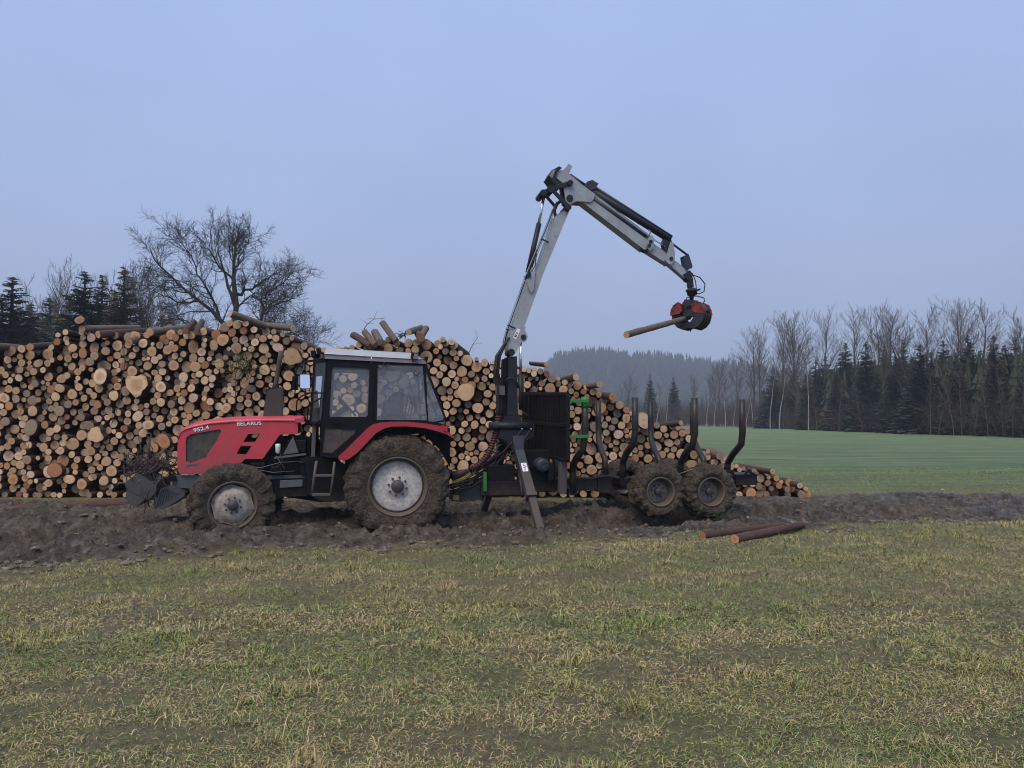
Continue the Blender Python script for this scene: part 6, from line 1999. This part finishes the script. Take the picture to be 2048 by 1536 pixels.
# back rows of the wood: nobody could count these
def back_wood():
    r = random.Random(8)
    V, T = [], []
    for k in range(520):
        px_ = r.uniform(1520, 2300)
        Y_ = edge_depth(px_) * r.uniform(1.05, 1.4)
        x_ = (px_ - 1024) / F * Y_
        top_ = np.interp(px_, [1520, 1600, 1700, 1850, 2050, 2300], [770, 752, 716, 706, 695, 690])
        H = at(px_, top_ + r.uniform(0, 40), Y_).z
        W = H * 0.2
        for q in range(9):
            z0 = H * (0.03 + 0.1 * q)
            ww = W * (1 - q / 9.6)
            n = 7
            a0 = r.uniform(0, 6.28)
            for j in range(n):
                a = a0 + 2 * math.pi * j / n
                b = len(V)
                da = r.uniform(0.3, 0.5)
                rr2 = ww * r.uniform(0.7, 1.25)
                V += [(x_, Y_, z0 + H * 0.17), (x_ + rr2 * math.cos(a - da), Y_ + rr2 * math.sin(a - da), z0 + r.uniform(-.03, .03) * H), (x_ + rr2 * math.cos(a + da), Y_ + rr2 * math.sin(a + da), z0 + r.uniform(-.03, .03) * H)]
                T.append((b, b + 1, b + 2))
    tag(obj('forest', npmesh('forest', V, None, T, False), M['needles']), 'dark inner spruce wood behind the wood edge', 'forest', kind='stuff')
back_wood()

# ------------------------------------------------------------------ grass
def grass():
    r = np.random.default_rng(99)
    n = 740000
    # more blades near the eye, all the way to the track
    t = r.random(n)
    y = 2.6 + (14.8 - 2.6) * t ** 1.3
    x = r.uniform(-1, 1, n) * (0.70 * y + 2.3)
    m = mud_mask(x, y)
    xs, ys = x * 0.98 - y * 0.2, y * 0.98 + x * 0.2 * -1          # drawn out along old wheel tracks
    bare = 0.55 * fbm(xs * 0.7, ys * 2.0, 3, 60) + 0.45 * fbm(x * 2.6, y * 3.4, 3, 59)
    fade = sstep(-0.2, 1.5, np.interp(x, *NEAR_E) - y + (bare - 0.5) * 4.0)
    keep = (r.random(n) > sstep(0.10, 0.5, m)) & (r.random(n) < (1.0 - 0.80 * sstep(0.55, 0.65, bare)) * (0.12 + 0.88 * fade))
    n2 = 150000                                                   # field margin beyond the track
    y2 = 15.9 + 11 * r.random(n2) ** 1.3
    x2 = r.uniform(-1, 1, n2) * (0.70 * y2 + 1)
    keep2 = (mud_mask(x2, y2) < 0.25 + 0.2 * r.random(n2)) & ~((y2 > 16.2) & (y2 < 20.6) & (x2 < 6.2))
    x, y = np.r_[x[keep], x2[keep2]], np.r_[y[keep], y2[keep2]]
    n = len(x)
    tuft = sstep(0.60, 0.78, fbm(x * 3.6, y * 3.6, 3, 66))
    ln = r.lognormal(math.log(0.037), 0.42, n) * (0.75 + 0.75 * tuft) * (1 + 0.03 * (y - 3))
    ln = np.where(y > 15.2, ln * 0.6, ln)
    wd = r.uniform(0.0013, 0.0026, n) * (y / 3.6) ** 0.80
    wd = np.where(y > 15.2, wd * 0.7, wd)
    az = r.uniform(0, 2 * np.pi, n)
    lean = np.clip(r.normal(1.27, 0.26, n) - 0.35 * tuft, 0.2, 1.52)
    z = height(x, y) - 0.003
    dx, dy, dz = np.cos(az) * np.sin(lean), np.sin(az) * np.sin(lean), np.cos(lean)
    px_, py_ = -np.sin(az) * wd, np.cos(az) * wd
    pal = np.array([[0.185, 0.240, 0.072], [0.290, 0.290, 0.095], [0.375, 0.335, 0.135], [0.470, 0.370, 0.205], [0.270, 0.195, 0.115], [0.135, 0.185, 0.085]])
    g1 = fbm(xs_(x, y) * 0.6, ys_(x, y) * 1.5, 3, 62); g2 = fbm(x * 2.1 + 7, y * 2.1, 3, 63)
    green = sstep(0.50, 0.60, g1 * 0.6 + g2 * 0.4)
    straw = sstep(0.50, 0.62, fbm(xs_(x, y) * 0.9 + 3, ys_(x, y) * 1.8, 3, 64))
    u = r.random(n)
    wgt = np.stack([0.15 + 1.2 * green, 0.46 + 0 * u, 0.30 + 0.3 * straw, 0.06 + 0.95 * straw, 0.24 + 0.6 * straw, 0.12 + 0.6 * green], 1)
    wgt[y > 15.5] *= np.array([3.0, 2.0, 0.5, 0.10, 0.15, 1.6])
    cw = np.cumsum(wgt / wgt.sum(1, keepdims=True), 1)
    k = (u[:, None] > cw).sum(1).clip(0, 5)
    col = pal[k] * r.uniform(0.72, 1.18, (n, 1))
    tw = r.uniform(-0.6, 0.6, n)
    b0 = np.stack([x - px_, y - py_, z], 1); b1 = np.stack([x + px_, y + py_, z], 1)
    mx, my, mz = x + dx * ln * 0.5, y + dy * ln * 0.5, z + dz * ln * 0.55 + ln * 0.10
    m0 = np.stack([mx - px_ * 0.8, my - py_ * 0.8, mz - tw * wd], 1); m1 = np.stack([mx + px_ * 0.8, my + py_ * 0.8, mz + tw * wd], 1)
    dro = r.uniform(0.0, 0.35, n)
    tp = np.stack([x + dx * ln * 1.05, y + dy * ln * 1.05, np.maximum(z + dz * ln * 0.95 - dro * ln * 0.5, z + 0.004)], 1)
    nr = y < 7.0
    V1 = np.stack([b0[nr], b1[nr], m0[nr], m1[nr], tp[nr]], 1).reshape(-1, 3)
    i = np.arange(nr.sum()) * 5
    Q = np.stack([i, i + 1, i + 3, i + 2], 1)
    T1 = np.stack([i + 2, i + 3, i + 4], 1)
    fr = ~nr
    tp[:, 2] += 0.006
    V2 = np.stack([b0[fr], b1[fr], tp[fr]], 1).reshape(-1, 3)
    j = len(V1) + np.arange(fr.sum()) * 3
    T2 = np.stack([j, j + 1, j + 2], 1)
    me = npmesh('grass', np.concatenate([V1, V2]), Q, np.concatenate([T1, T2]), True)
    vattr(me, 'tone', np.concatenate([np.repeat(col[nr], 5, 0), np.repeat(col[fr], 3, 0)]), 'FLOAT_COLOR')
    tag(obj('grass', me, M['grass']), 'short trampled winter grass, green and straw-coloured', 'grass', kind='stuff')
def xs_(x, y): return x * 0.98 + y * 0.2
def ys_(x, y): return y * 0.98 - x * 0.2
grass()

def lumps(name, x, y, size, flat, mat_, lab, cat, seed, sink=0.35):
    r = np.random.default_rng(seed)
    g = (1 + 5 ** 0.5) / 2
    I = np.array([(-1, g, 0), (1, g, 0), (-1, -g, 0), (1, -g, 0), (0, -1, g), (0, 1, g), (0, -1, -g), (0, 1, -g), (g, 0, -1), (g, 0, 1), (-g, 0, -1), (-g, 0, 1)]) / 1.9
    T = np.array([(0, 11, 5), (0, 5, 1), (0, 1, 7), (0, 7, 10), (0, 10, 11), (1, 5, 9), (5, 11, 4), (11, 10, 2), (10, 7, 6), (7, 1, 8), (3, 9, 4), (3, 4, 2), (3, 2, 6), (3, 6, 8), (3, 8, 9), (4, 9, 5), (2, 4, 11), (6, 2, 10), (8, 6, 7), (9, 8, 1)])
    n = len(x)
    a = r.uniform(0, 6.283, n)
    V = I[None] * r.uniform(0.6, 1.3, (n, 12, 1)) * size[:, None, None]
    V[..., 0] *= r.uniform(0.8, 1.7, (n, 1))
    V[..., 2] *= flat
    X = V[..., 0] * np.cos(a)[:, None] - V[..., 1] * np.sin(a)[:, None] + x[:, None]
    Y = V[..., 0] * np.sin(a)[:, None] + V[..., 1] * np.cos(a)[:, None] + y[:, None]
    Z = V[..., 2] + (height(x, y) + size * flat * (1 - 2 * sink))[:, None]
    P = np.stack([X, Y, Z], -1).reshape(-1, 3)
    F_ = (T[None] + (np.arange(n) * 12)[:, None, None]).reshape(-1, 3)
    tag(obj(name, npmesh(name, P, None, F_, False), mat_), lab, cat, kind='stuff')
rc = np.random.default_rng(17)
cy = 8.2 + 8.6 * rc.random(30000); cx_ = rc.uniform(-1, 1, 30000) * (0.72 * cy + 1)
cm = mud_mask(cx_, cy)
ck = (rc.random(30000) < np.where(cm > 0.12, 0.10 + 0.30 * np.exp(-((cm - 0.35) / 0.25) ** 2), 0.0)) & (cy < 15.6)
lumps('mud_clods', cx_[ck], cy[ck], rc.lognormal(math.log(0.022), 0.5, int(ck.sum())).clip(0.006, 0.042), 0.8, M['clod'], 'crumbled clods of mud thrown up along the track', 'mud', 18)
sy_ = 18 + 30 * rc.random(260) ** 1.5; sx2 = rc.uniform(-0.2, 0.75, 260) * sy_
sk = (sx2 > 7.0) | (sy_ > 24)
lumps('field_stones', sx2[sk], sy_[sk], rc.lognormal(math.log(0.017), 0.35, int(sk.sum())), 0.7, M['stone'], 'small pale stones scattered over the green field', 'stones', 19)

# spruce sprig caught in the stack, dead twigs on the stack and weeds
def sprig(name, px_, py_, Y_, size, lab, n=70, seed=1, mat_='sprig'):
    r = random.Random(seed)
    c = at(px_, py_, Y_)
    o = thing(name, lab, 'branch', c)
    b = MB()
    for k in range(n):
        d = Vector((r.gauss(0, 1), r.gauss(-0.25, 0.5), r.gauss(-0.3, 0.8))).normalized()
        p = Vector((r.gauss(0, 0.25), r.gauss(0, 0.1), r.gauss(0, 0.22))) * size
        q = p + d * size * r.uniform(0.25, 0.6)
        b.tube([p, q], [0.006, 0.003], 3)
        for j in range(14):
            t = j / 14
            s_ = p.lerp(q, t)
            e = Vector((r.gauss(0, 1), r.gauss(0, 1), r.gauss(0, 1))).normalized() * 0.035 + d * 0.02
            w = e.cross(d).normalized() * 0.006
            b.add([s_ - w, s_ + w, s_ + e], [(0, 1, 2)])
    b.build('needles', M[mat_], o)
sprig('spruce_branch', 488, 728, 16.02, 0.60, 'green spruce branch stuck in the stack above the bonnet', 80, 2)
sprig('spruce_branch', 806, 668, 16.3, 0.16, 'small dark sprig on the stack crest above the cab', 26, 3)
sprig('spruce_branch', 1440, 1035, gnd(1440, 1042).y, 0.16, 'dark sprig lying in the mud by the rear trailer wheel', 24, 4)
def twig(px_pts, Y_, lab, r0=0.010, seed=0):
    r = random.Random(seed)
    P = [at(a, c, Y_ + 0.05 * k) for k, (a, c) in enumerate(px_pts)]
    o = thing('dead_twig', lab, 'twig', P[0])
    b = MB()
    Q_ = [p - P[0] for p in P]
    b.tube(Q_, [r0 * (1 - 0.7 * k / len(Q_)) for k in range(len(Q_))], 5)
    for k in range(1, len(Q_)):
        for j in range(2):
            d = Vector((r.gauss(0, 1), r.gauss(0, 0.4), r.gauss(0, 1))).normalized() * r.uniform(0.08, 0.22)
            b.tube([Q_[k], Q_[k] + d * 0.5 + Vector((0, 0, 0.02)), Q_[k] + d], [r0 * 0.5, r0 * 0.4, r0 * 0.25], 4)
    b.build('stem', M['twig'], o)
twig([(728, 658), (735, 648), (748, 638), (766, 637)], 16.5, 'thin arched twig above the cab', 0.010, 1)
twig([(938, 705), (945, 690), (955, 676)], 16.4, 'thin forked twig standing on the stack behind the cab', 0.009, 2)
twig([(246, 690), (250, 725), (243, 765), (240, 800), (225, 845)], 15.9, 'long dark twig hanging down the front of the stack', 0.012, 3)
twig([(470, 745), (471, 790), (470, 832)], 15.95, 'straight dark stick standing before the stack above the bonnet', 0.010, 4)
twig([(35, 865), (47, 885), (58, 898)], 15.9, 'pale stick poking from the stack near the photo\'s left edge', 0.010, 5)
twig([(276, 872), (281, 890), (284, 912)], 13.2, 'pale stick leaning behind the wire heap', 0.010, 6)
